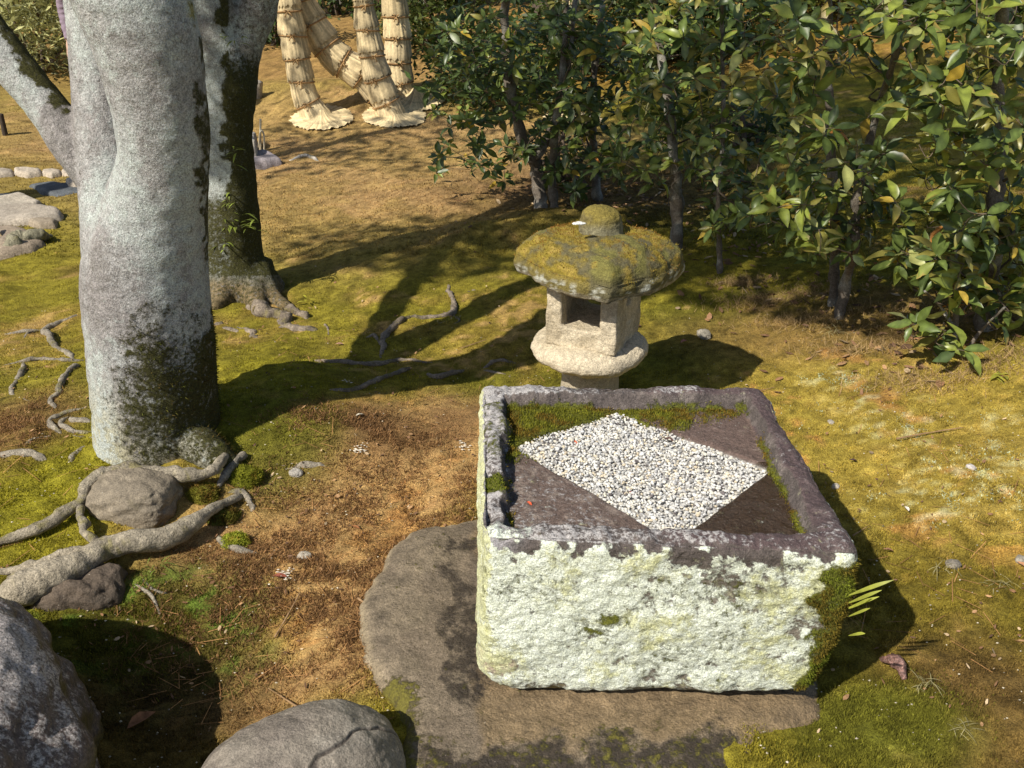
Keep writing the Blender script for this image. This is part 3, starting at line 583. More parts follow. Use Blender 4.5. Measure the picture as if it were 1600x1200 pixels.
# stones in the root tangle
c = P(205, 790); rock('stone', 'rounded grey stone held between the roots of the big tree', c+[.01, .02, .0], .14, .105, .085, -.15, 23, .10, 2.6, (.205, .17, .125), (.12, .10, .06), 'smooth_stone')
c = P(115, 950); rock('stone', 'dark stone in the hollow below the thick root', c+[-.02, .07, -.06], .13, .09, .13, .1, 24, .13, 3.5, (.10, .075, .055), (.05, .04, .028), 'smooth_stone')
# stepping stones on the far left
def px_slab(name, label, pts, zt, col, seed, cat='stone', group=None, pw=6, mat='grain'):
    c = P(*np.mean(pts, 0)); zb_ = float(gbase(c[0], c[1])); slab(name, label, [at_z(a, b, zb_+zt*.7) for a, b in pts], zb_+zt, zb_-.06, col, mat, 30, 110, pw*2.5, .014, seed, None, cat, group, 5)
LS = (.48, .42, .34)
px_slab('stepping_stone', 'pale flat stepping stone farthest back in the left pile', [(-40, 303), (30, 301), (68, 314), (60, 324), (10, 328), (-45, 325)], .045, LS, 101, group='stepping stones on the left')
px_slab('stepping_stone', 'long flat stepping stone with dark underside in the left pile', [(-60, 327), (40, 318), (98, 327), (100, 338), (60, 345), (-10, 347), (-60, 345)], .06, (.44, .38, .31), 102, group='stepping stones on the left')
px_slab('stepping_stone', 'small round stone wedged under the long stepping stone', [(42, 343), (70, 338), (92, 342), (88, 350), (60, 353), (42, 350)], .05, (.33, .27, .2), 103, group='stepping stones on the left', pw=3)
px_slab('stepping_stone', 'broad brown domed stone nearest in the left pile', [(-60, 356), (10, 350), (55, 360), (74, 374), (50, 384), (0, 392), (-60, 395)], .06, (.30, .24, .18), 104, group='stepping stones on the left', pw=3)
px_slab('paving_slab', 'dark grey slate paving slab in the moss behind the pile', [(40, 286), (80, 284), (140, 288), (150, 298), (90, 304), (66, 298)], .03, (.115, .125, .135), 105, cat='slab')
for i, (a, b) in enumerate([(-30, 22), (20, 66), (64, 96), (94, 135)]):
    px_slab('edging_stone', ['pale edging stone at the left frame edge', 'second pale edging stone from the left frame edge', 'short pale edging stone, third from the left', 'pale edging stone running behind the trunk'][i], [(a, 263), ((a+b)/2, 261.5), (b, 264), (b, 270), ((a+b)/2, 273), (a, 270)], .025, (.46, .39, .31), 110+i, group='edging stones across the left lawn', pw=4)
px_slab('stone', 'small pale stone beside the trunk behind the slate slab', [(100, 280), (118, 275), (132, 279), (128, 287), (105, 287)], .08, (.48, .41, .33), 116, pw=3)
px_slab('stone', 'purplish ragged low stone beside the dark mossy trunk', [(376, 238), (412, 234), (432, 243), (442, 249), (415, 253), (376, 254)], .06, (.34, .30, .31), 117, pw=4)
px_slab('stone', 'squared pale stone behind the purplish stone', [(376, 222), (396, 220), (402, 228), (400, 232), (376, 232)], .16, (.42, .38, .32), 118)
px_slab('stone', 'thin grey stone farthest back by the bamboo hoop', [(376, 210), (396, 208), (402, 212), (398, 215), (376, 215)], .12, (.30, .28, .26), 119)
# ------------------------------------------------------------------ the two big trees
def px_r(w, Y, py): r = ray(800, py); return w/2*(Y/r[1])/FPX          # half of a pixel width, in metres, at distance Y
TY = P(240, 728)[1]+.20
def stem(pts, Y, extra=None):                 # pts: (left px, right px, py[, dy])
    C_ = []; R = []
    for p in pts:
        yy = Y+(p[3] if len(p) > 3 else 0); C_.append(at_y((p[0]+p[1])/2, p[2], yy)); R.append(px_r(p[1]-p[0], yy, p[2]))
    return np.array(C_), np.array(R)
def up_from(C_, R, steps):                    # carry a stem on above the frame
    for dx, dy, dz, k in steps: C_ = np.vstack([C_, C_[-1]+[dx, dy, dz]]); R = np.append(R, R[-1]*k)
    return C_, R
tree1 = thing('tree', 'big smooth grey barked tree with several stems at the left', 'tree', (*P(240, 728)[:2]+[0, .2], .05))
A1, R1 = stem([(144, 352, 790), (154, 342, 725), (150, 336, 640), (140, 330, 530), (136, 324, 430), (162, 322, 335, -.02), (187, 324, 250, -.05), (170, 319, 130, -.07), (120, 297, 0, -.08)], TY)
A1, R1 = up_from(A1, R1, [(-.12, .02, .35, .97), (-.02, .05, .8, .85), (.25, .1, 1.0, .75), (.4, .2, 1.2, .6)])
A2, R2 = stem([(148, 260, 490, .05), (132, 240, 380, .08), (126, 215, 250, .16), (114, 200, 130, .24), (101, 185, 0, .30)], TY)
A2, R2 = up_from(A2, R2, [(-.05, .2, .6, .9), (.2, .5, 1.2, .7), (.3, .5, 1.2, .6)])
A3, R3 = stem([(150, 250, 330, .12), (75, 165, 215, .16)], TY)
A3 = np.array([at_y(190, 320, TY+.16), at_y(118, 226, TY+.2), at_y(60, 152, TY+.24), at_y(-2, 72, TY+.28), at_y(-60, -10, TY+.32)]); R3 = np.array([.075, .070, .066, .065, .06])
A3, R3 = up_from(A3, R3, [(-.35, .1, .6, .9), (-.4, .2, 1.0, .7)])
parts = [tube(A1, R1, 40, 90), tube(A2, R2, 32, 70), tube(A3, R3, 24, 60)]
# buttress swellings at the foot
for px, py, w in ((330, 715, .06),):
    a = P(px, py); parts.append(tube([A1[2]*.5+np.array([a[0], a[1], A1[2][2]])*.5-[0, 0, .05], a+[0, 0, .02], a+(a-A1[1])*[.5, .5, 0]-[0, 0, .06]], [.08, w, w*.6], 16, 14))
V, F = remesh(parts, .0085, 5); N_ = vnormals(V, F)
n1 = fbm(V*[1, 1, .6], 5, 4, 201); n2 = fbm(V*[1, 1, 1.6], 18, 4, 202); n3 = fbm(V, 70, 3, 203); rings = fbm(V*[.6, .6, 5], 9, 3, 204)
V = V+N_*(.005*n1+.0022*n2+.0008*rings)[:, None]
px, py = proj(V); hgt = V[:, 2]
C = np.tile([.33, .335, .325], (len(V), 1)); C = mixc(C, [.27, .25, .245], sstep(.0, .5, n1+.2*n3)*.6); 
stk = fbm(V*[1, 1, .22], 8, 4, 207); C = C*1.06; C = mixc(C, [.235, .205, .20], sstep(.05, .55, stk+.3*n2)*.55)
C = mixc(C, [.44, .42, .24], sstep(.45, .05, hgt)*sstep(250, 150, px)*.6); C = mixc(C, [.33, .30, .19], sstep(.30, .1, hgt)*.6)
mz = np.clip(1.25-.72*np.hypot((px-292)/88, (py-618)/112)+.35*n1+.2*n2, 0, 1)*(np.hypot((px-292)/88, (py-618)/112) < 1.5); mz = np.maximum(mz, sstep(.1, .3, .5-np.hypot((px-205)/22, (py-550)/30)+.5*n2)*.9)
mz = np.maximum(mz, sstep(.1, .3, .45-np.hypot((px-215)/40, (py-640)/35)+.7*n2)*.9)
mz = np.maximum(mz, sstep(.25, .5, (px-312)/22+.8*n2+.4*n1-.15)*(py > 480))
up_ = sstep(.05, .45, (px-300)/26+.9*n2+.4*n1-.2)*(px < 345)*(py < 480)*sstep(460, 380, py); 
lim = (px < 118)*(py < 300)*sstep(-.05, .2, N_[:, 0]*.75+N_[:, 2]*.25-.42+.2*n2)
C = mixc(C, [.105, .085, .035], up_*.75); 
C = mixc(C, [.24, .20, .012], sstep(.3, .6, .8-np.hypot((px-300)/22, (py-20)/40)+.3*n2)*.8)
ridge = sstep(150, 120, np.abs(py-250))*0
mosA = np.clip(np.maximum.reduce([mz*.92, lim*.95, up_*.62, .06+0*px]), 0, 1)
mk('trunk', V, F, M['bark'], tree1, C*(1+.10*n3)[:, None], extra={'lic': np.clip(.40-.30*n1+.12*n2-.3*stk, 0, .8)*(1-mosA*.8), 'drk': np.clip(.12+.25*n1+.20*rings+.25*stk, 0, .6), 'mos': mosA})
fuzz('moss', V, N_, mz*(mz > .4)*(py > 400)*(py < 800)*(px > 100)*(px < 400)+1e-12, 5000, .009, .004, [.075, .08, .014], tree1, 5)
TR1_TOP = [A1[-1], A1[-2], A2[-1], A3[-1]]

Y2 = P(375, 462)[1]+.12
tree2 = thing('tree', 'dark mossy tree with small fern sprays behind the big trunk', 'tree', (*at_y(372, 462, Y2)[:2], 0))
B1, Q1 = stem([(290, 472, 484), (312, 436, 446), (318, 412, 400), (318, 401, 300), (316, 394, 210), (312, 398, 130), (298, 380, 40), (280, 352, -40)], Y2)
B1, Q1 = up_from(B1, Q1, [(-.15, .1, .6, .9), (-.1, .2, 1.2, .75), (0, .2, 1.2, .6)])
B2, Q2 = stem([(330, 395, 170), (352, 405, 90), (372, 434, 10), (385, 450, -60)], Y2+.03)
B2, Q2 = up_from(B2, Q2, [(.2, .1, .7, .9), (.25, .2, 1.2, .75), (.2, .2, 1.2, .6)])
parts = [tube(B1, Q1, 32, 80), tube(B2, Q2, 24, 50)]
for pts, w in (([(400, 440), (425, 462), (450, 480)], .05), ([(360, 455), (345, 472), (335, 485)], .06), ([(390, 450), (400, 472), (405, 490)], .06)):
    parts.append(tube([at_y(pts[0][0], pts[0][1]-25, Y2)]+[P(a, b)+[0, 0, .012] for a, b in pts[1:]], [.09, w, w*.5], 14, 16))
V, F = remesh(parts, .011, 6); N_ = vnormals(V, F); n1 = fbm(V, 5, 4, 211); n2 = fbm(V, 17, 4, 212); n3 = fbm(V, 60, 3, 213); V = V+N_*(.008*n1+.004*n2)[:, None]; px, py = proj(V)
C = np.tile([.29, .30, .285], (len(V), 1)); C = mixc(C, [.2, .19, .175], sstep(0, .5, n1)*.6)
dk = sstep(-.15, .15, (px-343-(py < 130)*(130-py)*.15*0)/30+.5*n2+.4*n1-.1*(py < 80)); dk = np.maximum(dk, sstep(290, 330, py)*.8); dk = dk*(1-sstep(352, 362, px)*sstep(130, 70, py)*.7)
C = mixc(C, [.10, .10, .06], dk*.7)
C = mixc(C, [.19, .13, .055], sstep(425, 455, py+8*n2)*.8); C = mixc(C, [.20, .16, .16], sstep(352, 366, px)*sstep(110, 60, py)*.5)
mk('trunk', V, F, M['bark'], tree2, C*(1+.15*n3)[:, None], extra={'lic': np.clip(.4-.3*n1, 0, .8)*(1-.65*dk)*(py < 430), 'drk': np.clip(.25+.3*n1, 0, .7), 'mos': dk*np.where(py < 430, .84, .4)})
# fern sprays growing on that trunk
def spray(c, n, L, seed, name, label, cat, col, w=.10, spread=1.0, upb=.3, droop=.5):
    r = np.random.default_rng(seed); A = Acc()
    for i in range(n):
        a = r.uniform(0, 2*math.pi); d = np.array([math.cos(a)*spread, math.sin(a)*spread*.7-.35, upb+r.uniform(-.3, .5)]); d /= np.linalg.norm(d); l = L*r.uniform(.5, 1.1)
        b = np.asarray(c)+r.normal(0, L*.25, 3)*[1, .3, 1]; s = np.cross(d, [0, 0, 1.0]); s /= np.linalg.norm(s)+1e-9; t = np.linspace(0, 1, 6); mid = b+d*l*t[:, None]-np.array([0, 0, 1])*(droop*l*t**2)[:, None]
        wd = (w*l*np.sin(math.pi*np.clip(t*.93+.05, 0, 1)))[:, None]; V = np.vstack([mid-s*wd, mid+s*wd]); F = np.array([[k, k+1, k+7, k+6] for k in range(5)]); A.add(V, F, np.asarray(col)*r.uniform(.6, 1.4))
    return tag(A.build(name, M['leaf'], None), label, cat)
for i, (px, py, k, lab) in enumerate([(366, 62, 9, 'small fern spray highest on the dark mossy trunk'), (366, 235, 7, 'thin fern spray halfway up the dark mossy trunk'), (362, 312, 10, 'fern spray below the middle of the dark mossy trunk'), (360, 350, 26, 'thick fern spray low on the dark mossy trunk'), (390, 348, 14, 'fern spray on the right edge of the dark mossy trunk'), (350, 382, 12, 'lowest fern spray on the dark mossy trunk')]):
    s = spray(at_y(px, py, Y2-.12), k, .075, 300+i, 'fern', lab, 'fern', (.22, .27, .05), .07); s['group'] = 'ferns on the mossy trunk'
# surface roots
def root(parent, pts, w0, w1, lift=.4, seed=0, col=(.30, .255, .19), name='root', n=None):
    r0, r1 = w0/2, w1/2; K = []
    for p in pts: K.append(P(p[0], p[1], (p[2] if len(p) > 2 else 0)+lift*r0))
    n = n or 14*len(pts); rr = np.linspace(r0, r1, 8)*(1+.11*np.random.default_rng(seed).normal(0, 1, 8)); rr[0] *= .8; rr[-1] *= .4
    K[-1] = K[-1]-[0, 0, r1*1.3]
    if r0 < .04: K[0] = K[0]-[0, 0, r0]
    Pc = catmull(K, n); w = fbm(Pc+seed, 9, 3, seed)[:, None]*np.array([.6, .6, .35])*r0; V, F = tube(Pc+w, np.interp(np.linspace(0, 1, n), np.linspace(0, 1, 8), rr), 12, None, True, .2*r0*2, 26, seed)
    a = fbm(V, 12, 4, seed+1); b = fbm(V, 70, 3, seed+2); C = mixc(np.tile(np.asarray(col), (len(V), 1)), np.asarray(col)*.5, sstep(0, .5, a)*.6); C = mixc(C, [.16, .14, .025], sstep(.3, .6, a*.6+b*.5)*.5)
    return mk(name, V, F, M['root'], parent, C*(1+.2*b)[:, None])
R_ = [
 ([(368, 768, .0), (338, 782, .04), (312, 802, .05), (280, 822, .05), (240, 838, .05), (205, 842, .06), (165, 850, .06), (120, 880, .06), (70, 902, .05), (20, 925, .03), (-60, 950)], .035, .105),
 ([(345, 705, .05), (330, 735, .05), (290, 742, .05), (230, 738, .06), (170, 742, .06), (140, 760, .05), (118, 792, .03), (60, 822, .02), (-40, 850, .01)], .045, .035),
 ([(122, 785, .04), (128, 812, .04), (140, 838, .05), (160, 848, .05)], .034, .03),
 ([(160, 848, .05), (110, 858, .04), (60, 874, .03), (-30, 892)], .04, .026),
 ([(130, 872, .04), (60, 888, .02), (5, 897)], .035, .025),
 ([(145, 888, .04), (158, 910, .01), (155, 940, 0)], .018, .010),
 ([(205, 912), (232, 932), (248, 955), (252, 972)], .012, .009), ([(222, 908), (245, 926), (268, 930)], .013, .008), ([(240, 940), (255, 922)], .008, .005),
 ([(375, 705, .02), (358, 730, .02), (330, 775, .01)], .03, .02), ([(352, 768), (375, 764), (388, 775), (390, 796)], .022, .016), ([(335, 832, .01), (348, 848), (370, 858), (398, 862)], .028, .012),
 ([(125, 488), (80, 505), (68, 520), (90, 540), (128, 562)], .035, .03), ([(-20, 524), (30, 518), (72, 512)], .022, .02), ([(70, 512), (45, 522), (35, 535)], .014, .01),
 ([(125, 560), (110, 580), (96, 600), (98, 615), (78, 626), (92, 642)], .028, .022), ([(128, 558), (90, 560), (45, 563), (-20, 578)], .022, .02), ([(36, 564), (34, 590), (22, 612), (48, 631)], .026, .012),
 ([(140, 638), (105, 645), (82, 658), (80, 670), (100, 682)], .026, .018), ([(145, 672), (115, 672), (98, 660), (120, 645)], .022, .014), ([(148, 662), (120, 655), (115, 650)], .03, .02), ([(145, 680), (105, 678)], .016, .012),
 ([(80, 682), (55, 692), (42, 702)], .012, .008), ([(-20, 718), (30, 715), (72, 726)], .035, .02), ([(135, 690), (120, 708), (112, 720)], .03, .014),
 ([(445, 722), (490, 718), (525, 722)], .03, .026), ([(485, 606), (510, 614)], .014, .01),
]
for i, (p, a, b) in enumerate(R_): root(tree1, p, a, b, .35 if i < 6 else .05, 400+i, (.33, .285, .215) if i < 6 else (.27, .235, .185))
for i, (p, a, b) in enumerate([
 ([(385, 468, .03), (405, 485, .02), (438, 492, .01), (446, 508), (475, 516), (502, 526)], .075, .045), ([(335, 500, .02), (375, 514, .01)], .05, .04), ([(372, 505, .01), (395, 515), (404, 535)], .06, .04),
 ([(425, 462, .02), (450, 482, .01), (470, 490), (482, 494)], .05, .03), ([(508, 500), (512, 512), (514, 524)], .012, .008),
 ([(592, 552), (600, 530), (618, 508), (645, 494), (680, 491), (704, 486), (711, 468), (704, 450), (697, 438)], .038, .026), ([(708, 486), (718, 502), (700, 512)], .016, .008), ([(700, 500), (682, 503)], .012, .006),
 ([(490, 557), (530, 562), (580, 565), (630, 559), (685, 561)], .022, .018), ([(512, 612), (550, 613), (590, 598), (625, 580), (645, 570)], .024, .018), ([(666, 581), (682, 590), (702, 582), (724, 570)], .028, .024),
 ([(752, 574), (772, 561), (800, 563), (820, 571)], .022, .014), ([(754, 576), (775, 583), (800, 592)], .018, .012), ([(570, 527), (585, 524), (594, 536)], .022, .012), ([(725, 455), (745, 447)], .03, .02)]):
    root(tree2, p, a, b, -.25 if i < 4 else .1, 450+i, (.24, .195, .15))
# moss cushions round the roots
def cushion(px, py, r, h, col, seed, label):
    c = P(px, py); V = CSn*np.array([r, r*.9, h]); V = V*(1+.12*fbm(CSn, 2.5, 3, seed))[:, None]+c; V[:, 2] -= h*.25; N_ = vnormals(V, CF); b = fbm(V, 40, 3, seed)
    root_ = thing('moss_cushion', label, 'moss', c, 'moss cushions at the foot of the big trunk'); mk('cushion', V, CF, M['ground'], root_, np.asarray(col)*(1+.3*b)[:, None])
    fuzz('moss', V, N_, (N_[:, 2] > -.1)+1e-9, 3200, .005, .003, np.asarray(col)*1.15, root_, seed)
cushion(352, 715, .032, .035, (.13, .14, .015), 501, 'small round moss cushion against the trunk foot')
cushion(383, 742, .055, .05, (.15, .155, .015), 502, 'largest olive moss cushion right of the trunk foot')
cushion(318, 772, .05, .035, (.15, .14, .02), 503, 'flat moss cushion above the thick root')
cushion(365, 838, .04, .03, (.25, .27, .03), 504, 'bright yellow green moss cushion below the broken root')
cushion(345, 800, .05, .03, (.10, .10, .015), 505, 'dark moss cushion at the upper end of the thick root')
# ------------------------------------------------------------------ palms wrapped in straw for the winter
STRAW = np.array([.64, .51, .295])
def palm(label, pts, Ys, mat_px=None, tier=.215, seed=0, mlabel=None):
    K = np.array([at_y((a+b)/2, y, Y) for (a, b, y), Y in zip(pts, Ys)]); R = np.array([px_r(b-a, Y, y) for (a, b, y), Y in zip(pts, Ys)])
    for _ in range(3): K = np.vstack([K, K[-1]+(K[-1]-K[-2])/np.linalg.norm(K[-1]-K[-2])*.45+[0, 0, .12]]); R = np.append(R, R[-1]*.98)
    r = np.random.default_rng(seed); root_ = thing('straw_wrapped_palm', label, 'palm trunk', K[0], 'straw wrapped palms')
    Pc = catmull(K, 240); s = np.concatenate([[0], np.cumsum(np.linalg.norm(np.diff(Pc, axis=0), axis=1))]); Rr = np.interp(np.linspace(0, 1, 240), np.linspace(0, 1, len(R)), R)
    T, N_, B_ = frames(Pc); ev = lambda q, A: np.array([np.interp(q, s, A[:, k]) for k in range(3)]).T
    V, F = tube(K, R*.84, 16, 40); mk('trunk', V, F, M['bark'], root_, np.array([.12, .08, .05]))
    L = s[-1]; z0 = 0.0; k = 0; seg = 72; th = np.linspace(0, 2*math.pi, seg, endpoint=False)
    while z0 < L-.05:
        z1 = min(z0+tier*1.25, L); q = np.linspace(z0, z1, 8); c = ev(q, Pc); n_ = ev(q, N_); b_ = ev(q, B_); rad = np.interp(q, s, Rr); t = np.linspace(0, 1, 8)
        fl = 1.035-.08*t+.045*np.exp(-((t-.05)/.12)**2)-.05*np.exp(-((t-.58)/.10)**2)          # skirt flares at its hem, pinched where the rope runs
        rag = r.uniform(-.025, .008, seg); D = n_[:, None]*np.cos(th)[None, :, None]+b_[:, None]*np.sin(th)[None, :, None]
        st = r.normal(0, 1, seg); V = c[:, None]+D*(rad*fl)[:, None, None]*(1+.014*st+.012*r.normal(0, 1, (8, seg)))[..., None]
        ax = c[-1]-c[0]; ax = ax/np.linalg.norm(ax); V[0] += rag[:, None]*ax; V = V.reshape(-1, 3)
        C = np.tile((STRAW*r.uniform(.8, 1.12))*(1-.25*r.uniform())+np.array([.36, .33, .27])*.2*r.uniform(), (8, seg, 1))*(1+.20*st[None, :, None]+.07*r.normal(0, 1, (8, seg, 1))); C[0] *= .75
        mk('straw_tier', V, grid_faces(8, seg, True), M['straw'], root_, C.reshape(-1, 3))
        if z1-z0 > tier*.8:
            i = 4.6/7; cc = ev([z0+(z1-z0)*i], Pc)[0]; nn = ev([z0+(z1-z0)*i], N_)[0]; bb = ev([z0+(z1-z0)*i], B_)[0]; rr = np.interp(z0+(z1-z0)*i, s, Rr)*1.015
            til = r.normal(0, .06); a2 = np.linspace(0, 2*math.pi, 40, endpoint=False); ring = cc+(nn*np.cos(a2)[:, None]+bb*np.sin(a2)[:, None])*rr+np.cross(nn, bb)*(til*rr*np.cos(a2+1))[:, None]
            ring = np.vstack([ring, ring[:1]]); Vt, Ft = tube(ring, np.full(41, .0075), 6, None, False); rope_ = mk('rope', Vt, Ft, M['twig'], root_, np.array([.34, .20, .09]))
            fa = np.argmin(ring[:-1, 1]+.25*np.abs(ring[:-1, 0]-cc[0]-r.normal(0, .03))); kp = ring[fa]+[0, -.008, 0]; A = Acc()
            for e in range(4):
                aa = [.7, 2.4, 3.9, 5.4][e]+r.normal(0, .25); d = np.array([math.cos(aa), -.25, math.sin(aa)]); l = r.uniform(.025, .05); Vt, Ft = tube([kp, kp+d*l*.6+[0, -.008, 0], kp+d*l-[0, 0, .008]], [.006, .0055, .005], 6, 7); A.add(Vt, Ft, np.array([.38, .24, .11]))
            A.build('knot', M['twig'], rope_)
        z0 += tier*r.uniform(.92, 1.08); k += 1
    if mat_px:                                     # round straw mat spread over the foot
        px, py, rx, ry = mat_px; c = P(px, py); n = 120; th2 = np.linspace(0, 2*math.pi, n, endpoint=False); rg = np.linspace(.12, 1, 14); jag = 1+r.uniform(-.07, .03, n)
        X = c[0]+np.outer(rg, rx*np.cos(th2)*jag); Y = c[1]+np.outer(rg, ry*np.sin(th2)*jag); st = r.normal(0, 1, n); Z = gbase(X.ravel(), Y.ravel()).reshape(X.shape)+.03+.09*np.exp(-(rg/.25)**2)[:, None]-.015*rg[:, None]**3+.006*st[None]*rg[:, None]
        C = np.tile(STRAW*1.05, (14, n, 1))*(1+.17*st[None, :, None]); C[7] *= .7; mk('straw_mat', np.stack([X, Y, Z], -1).reshape(-1, 3), grid_faces(14, n, True), M['straw'], root_, C.reshape(-1, 3))
    return root_
yA = P(497, 186)[1]; yC = P(607, 184)[1]; yD = P(636, 152)[1]
palm('straw wrapped palm trunk leaning left, leftmost of the group', [(472, 520, 188), (458, 496, 150), (446, 486, 100), (436, 478, 50), (430, 468, 0)], [yA+.05]*5, (503, 187, .30, .31), seed=1)
palm('straw wrapped palm trunk bending low from behind, then steeply left', [(590, 632, 168), (548, 596, 122), (500, 548, 88), (464, 514, 40), (446, 492, 0)], [yC+.25]*5, None, seed=2)
palm('straw wrapped palm trunk rising upright in the middle of the group', [(592, 636, 188), (574, 618, 140), (562, 602, 90), (554, 592, 40), (552, 583, 0)], [yC+.05]*5, (616, 184, .31, .31), seed=3)
palm('straw wrapped palm trunk standing straight, rightmost of the group', [(618, 650, 158), (604, 644, 110), (600, 642, 60), (596, 636, 0)], [yD+.05]*4, (650, 152, .30, .4), seed=4)
palm('straw wrapped palm trunk glimpsed through the dark shrub', [(876, 914, 190), (878, 914, 100), (880, 912, 0)], [11.0]*3, (895, 188, .3, .3), seed=5)

# ------------------------------------------------------------------ leaves and shrubs
LEAFC = {'dark': (.050, .076, .020), 'green': (.085, .118, .024), 'bright': (.16, .19, .03), 'olive': (.18, .165, .036), 'yellow': (.36, .25, .035), 'orange': (.38, .16, .035), 'pale': (.26, .27, .09)}
def leaf_mesh(kind, v):
    r = np.random.default_rng(v*7+1); t = np.linspace(0, 1, 8); w = .22*np.sin(math.pi*t**.85)**.9*(1+.08*r.normal(0, 1, 8)); w[0] = .012; w[-1] = .004
    cu = r.uniform(-.05, .6); z = -cu*t*t+.06*np.sin(t*math.pi)*r.uniform(-1, 1); fold = r.uniform(.05, .7); sway = r.uniform(-.08, .08)*np.sin(t*math.pi)
    V = np.vstack([np.stack([sway-w, t, z+w*fold+.01*r.normal(0, 1, 8)], 1), np.stack([sway, t, z], 1), np.stack([sway+w, t, z+w*fold+.01*r.normal(0, 1, 8)], 1)])
    F = np.array([[c*8+i, c*8+8+i, c*8+9+i, c*8+1+i] for c in (0, 1) for i in range(7)])[:, ::-1]
    C = np.tile(LEAFC[kind], (24, 1))*r.uniform(.75, 1.3, (24, 1)); C[8:16] = C[8:16]*1.35+.01
    if r.uniform() < .3 and kind in ('green', 'bright', 'olive', 'dark'): C[[5, 6, 7, 22, 23]] = np.array([.30, .21, .06])*r.uniform(.6, 1.2)
    return V, F, C
LV = {k: [leaf_mesh(k, i+10*j) for i in range(5)] for j, k in enumerate(LEAFC)}
LM = {k: [mk('leaf', *LV[k][i][:2], M['gloss'], None, LV[k][i][2], link=False) for i in range(5)] for k in LEAFC}
def unit(v): return v/(np.linalg.norm(v)+1e-12)
def shrub(label, stems, blobs, Ld, mix, seed, indiv=300, dens=1.0, group='glossy leaved shrubs on the right', depth=.35, per=(5, 9), bark=(.15, .125, .10), name='shrub', name_leaf='leaf'):
    """stems: list of (pixel polyline from the base up, base width px, distance or None); blobs: (px, py, rx, ry, clusters) of leaf whorls about the stems"""
    r = np.random.default_rng(seed); base = P(*stems[0][0][0]); Yb = base[1]; root_ = thing(name, label, 'shrub', base, group); nodes = []; A = Acc()
    for pts, w, dY in stems:
        Y = P(*pts[0])[1]+.02 if dY is None else dY; K = [at_y(a, b, Y+.04*math.sin(i*2.1)*i) for i, (a, b) in enumerate(pts)]; K[0] = K[0]-[0, 0, .03]; R0 = px_r(w, Y, pts[0][1]); n = 10*len(K)
        Pc = catmull(K, n); rr = R0*np.linspace(1, .45, n); V, F = tube(Pc, rr, 10, None, True, R0*.35, 20, seed); b = fbm(V, 14, 4, seed); C = mixc(np.tile(bark, (len(V), 1)), [.34, .33, .29], sstep(.05, .4, b)*.6); mk('trunk', V, F, M['bark'], root_, C)
        nodes += [(p, q) for p, q in zip(Pc[n//5::2], rr[n//5::2])]
    cl = []
    for px, py, rx, ry, k in blobs:
        for _ in range(int(k*dens)):
            while True:
                u = r.uniform(-1, 1, 2)
                if u@u < 1: break
            cl.append(at_y(px+u[0]*rx, py+u[1]*ry, Yb+np.clip(r.normal(.05, depth), -.45, .8)))
    cl = [c for c in cl if c[2] > gbase(c[0], c[1])+.06]
    NP = np.array([p for p, _ in nodes]); NR = np.array([q for _, q in nodes]); c0 = NP.copy(); order = np.argsort([np.min(np.linalg.norm(c0-c, axis=1)) for c in cl]); B = Acc(); tips = []
    for i in order:
        c = cl[i]; d = np.linalg.norm((NP-c)*[1, .8, 1], axis=1)+np.maximum(NP[:, 2]-c[2], 0)*.8; j = int(np.argmin(d)); p = NP[j]; mid = (p+c)/2+r.normal(0, .025, 3)-[0, 0, .03*np.linalg.norm(c-p)]
        R0 = min(NR[j]*.7, .007); R0 = max(R0, .0022); K = catmull([p, mid, c], 7); V, F = tube(K, np.linspace(R0, .0018, 7), 5, None, False); B.add(V, F, np.array([.11, .085, .06])*r.uniform(.7, 1.5))
        NP = np.vstack([NP, K[3:]]); NR = np.append(NR, np.full(4, R0*.75)); tips.append((c, unit(K[-1]-K[-2])))
    B.build('branches', M['twig'], root_)['kind'] = 'stuff'
    kinds = list(mix); pr = np.array([mix[k] for k in kinds]); pr = pr/pr.sum(); LFS = []
    for c, d in tips:
        ax = unit(d*.5+np.array([0, -.25, .75])+r.normal(0, .28, 3)); e1 = unit(np.cross(ax, [.3, .8, .1])); e2 = np.cross(ax, e1); m = r.integers(*per); a0 = r.uniform(0, 6.28); ck = r.choice(len(kinds), p=pr)
        for q in range(m):
            a = a0+q*6.283/m+r.normal(0, .3); el = r.uniform(-.35, .75); dr = unit((e1*math.cos(a)+e2*math.sin(a))*math.cos(el)+ax*math.sin(el)); nn = unit(ax-dr*(ax@dr)+r.normal(0, .25, 3)); xx = unit(np.cross(dr, nn)); nn = np.cross(xx, dr)
            L_ = Ld*r.uniform(.55, 1.2); kk = kinds[ck if r.uniform() < (.55 if kinds[ck] not in ('yellow', 'orange') else .15) else r.choice(len(kinds), p=pr)]
            LFS.append((c-d*r.uniform(0, .03)+dr*.012, xx, dr, nn, L_, kk, r.integers(5)))
    r.shuffle(LFS) if False else None
    idx = r.permutation(len(LFS)); keep = sorted(idx, key=lambda i: LFS[i][0][1]-LFS[i][4]*6)[:indiv]; ks = set(keep); S_ = Acc()
    for i in range(len(LFS)):
        c, xx, dr, nn, L_, kk, v = LFS[i]
        if i in ks:
            o = bpy.data.objects.new(name_leaf, LM[kk][v]); COL.objects.link(o); o.parent = root_; q = c-base
            o.matrix_local = Matrix(((xx[0]*L_, dr[0]*L_, nn[0]*L_, q[0]), (xx[1]*L_, dr[1]*L_, nn[1]*L_, q[1]), (xx[2]*L_, dr[2]*L_, nn[2]*L_, q[2]), (0, 0, 0, 1)))
        else:
            V, F, C = LV[kk][v]; S_.add(c+(V[:, :1]*xx+V[:, 1:2]*dr+V[:, 2:]*nn)*L_, F, C)
    if S_.n: S_.build('foliage', M['gloss'], root_)['kind'] = 'stuff'
    return root_
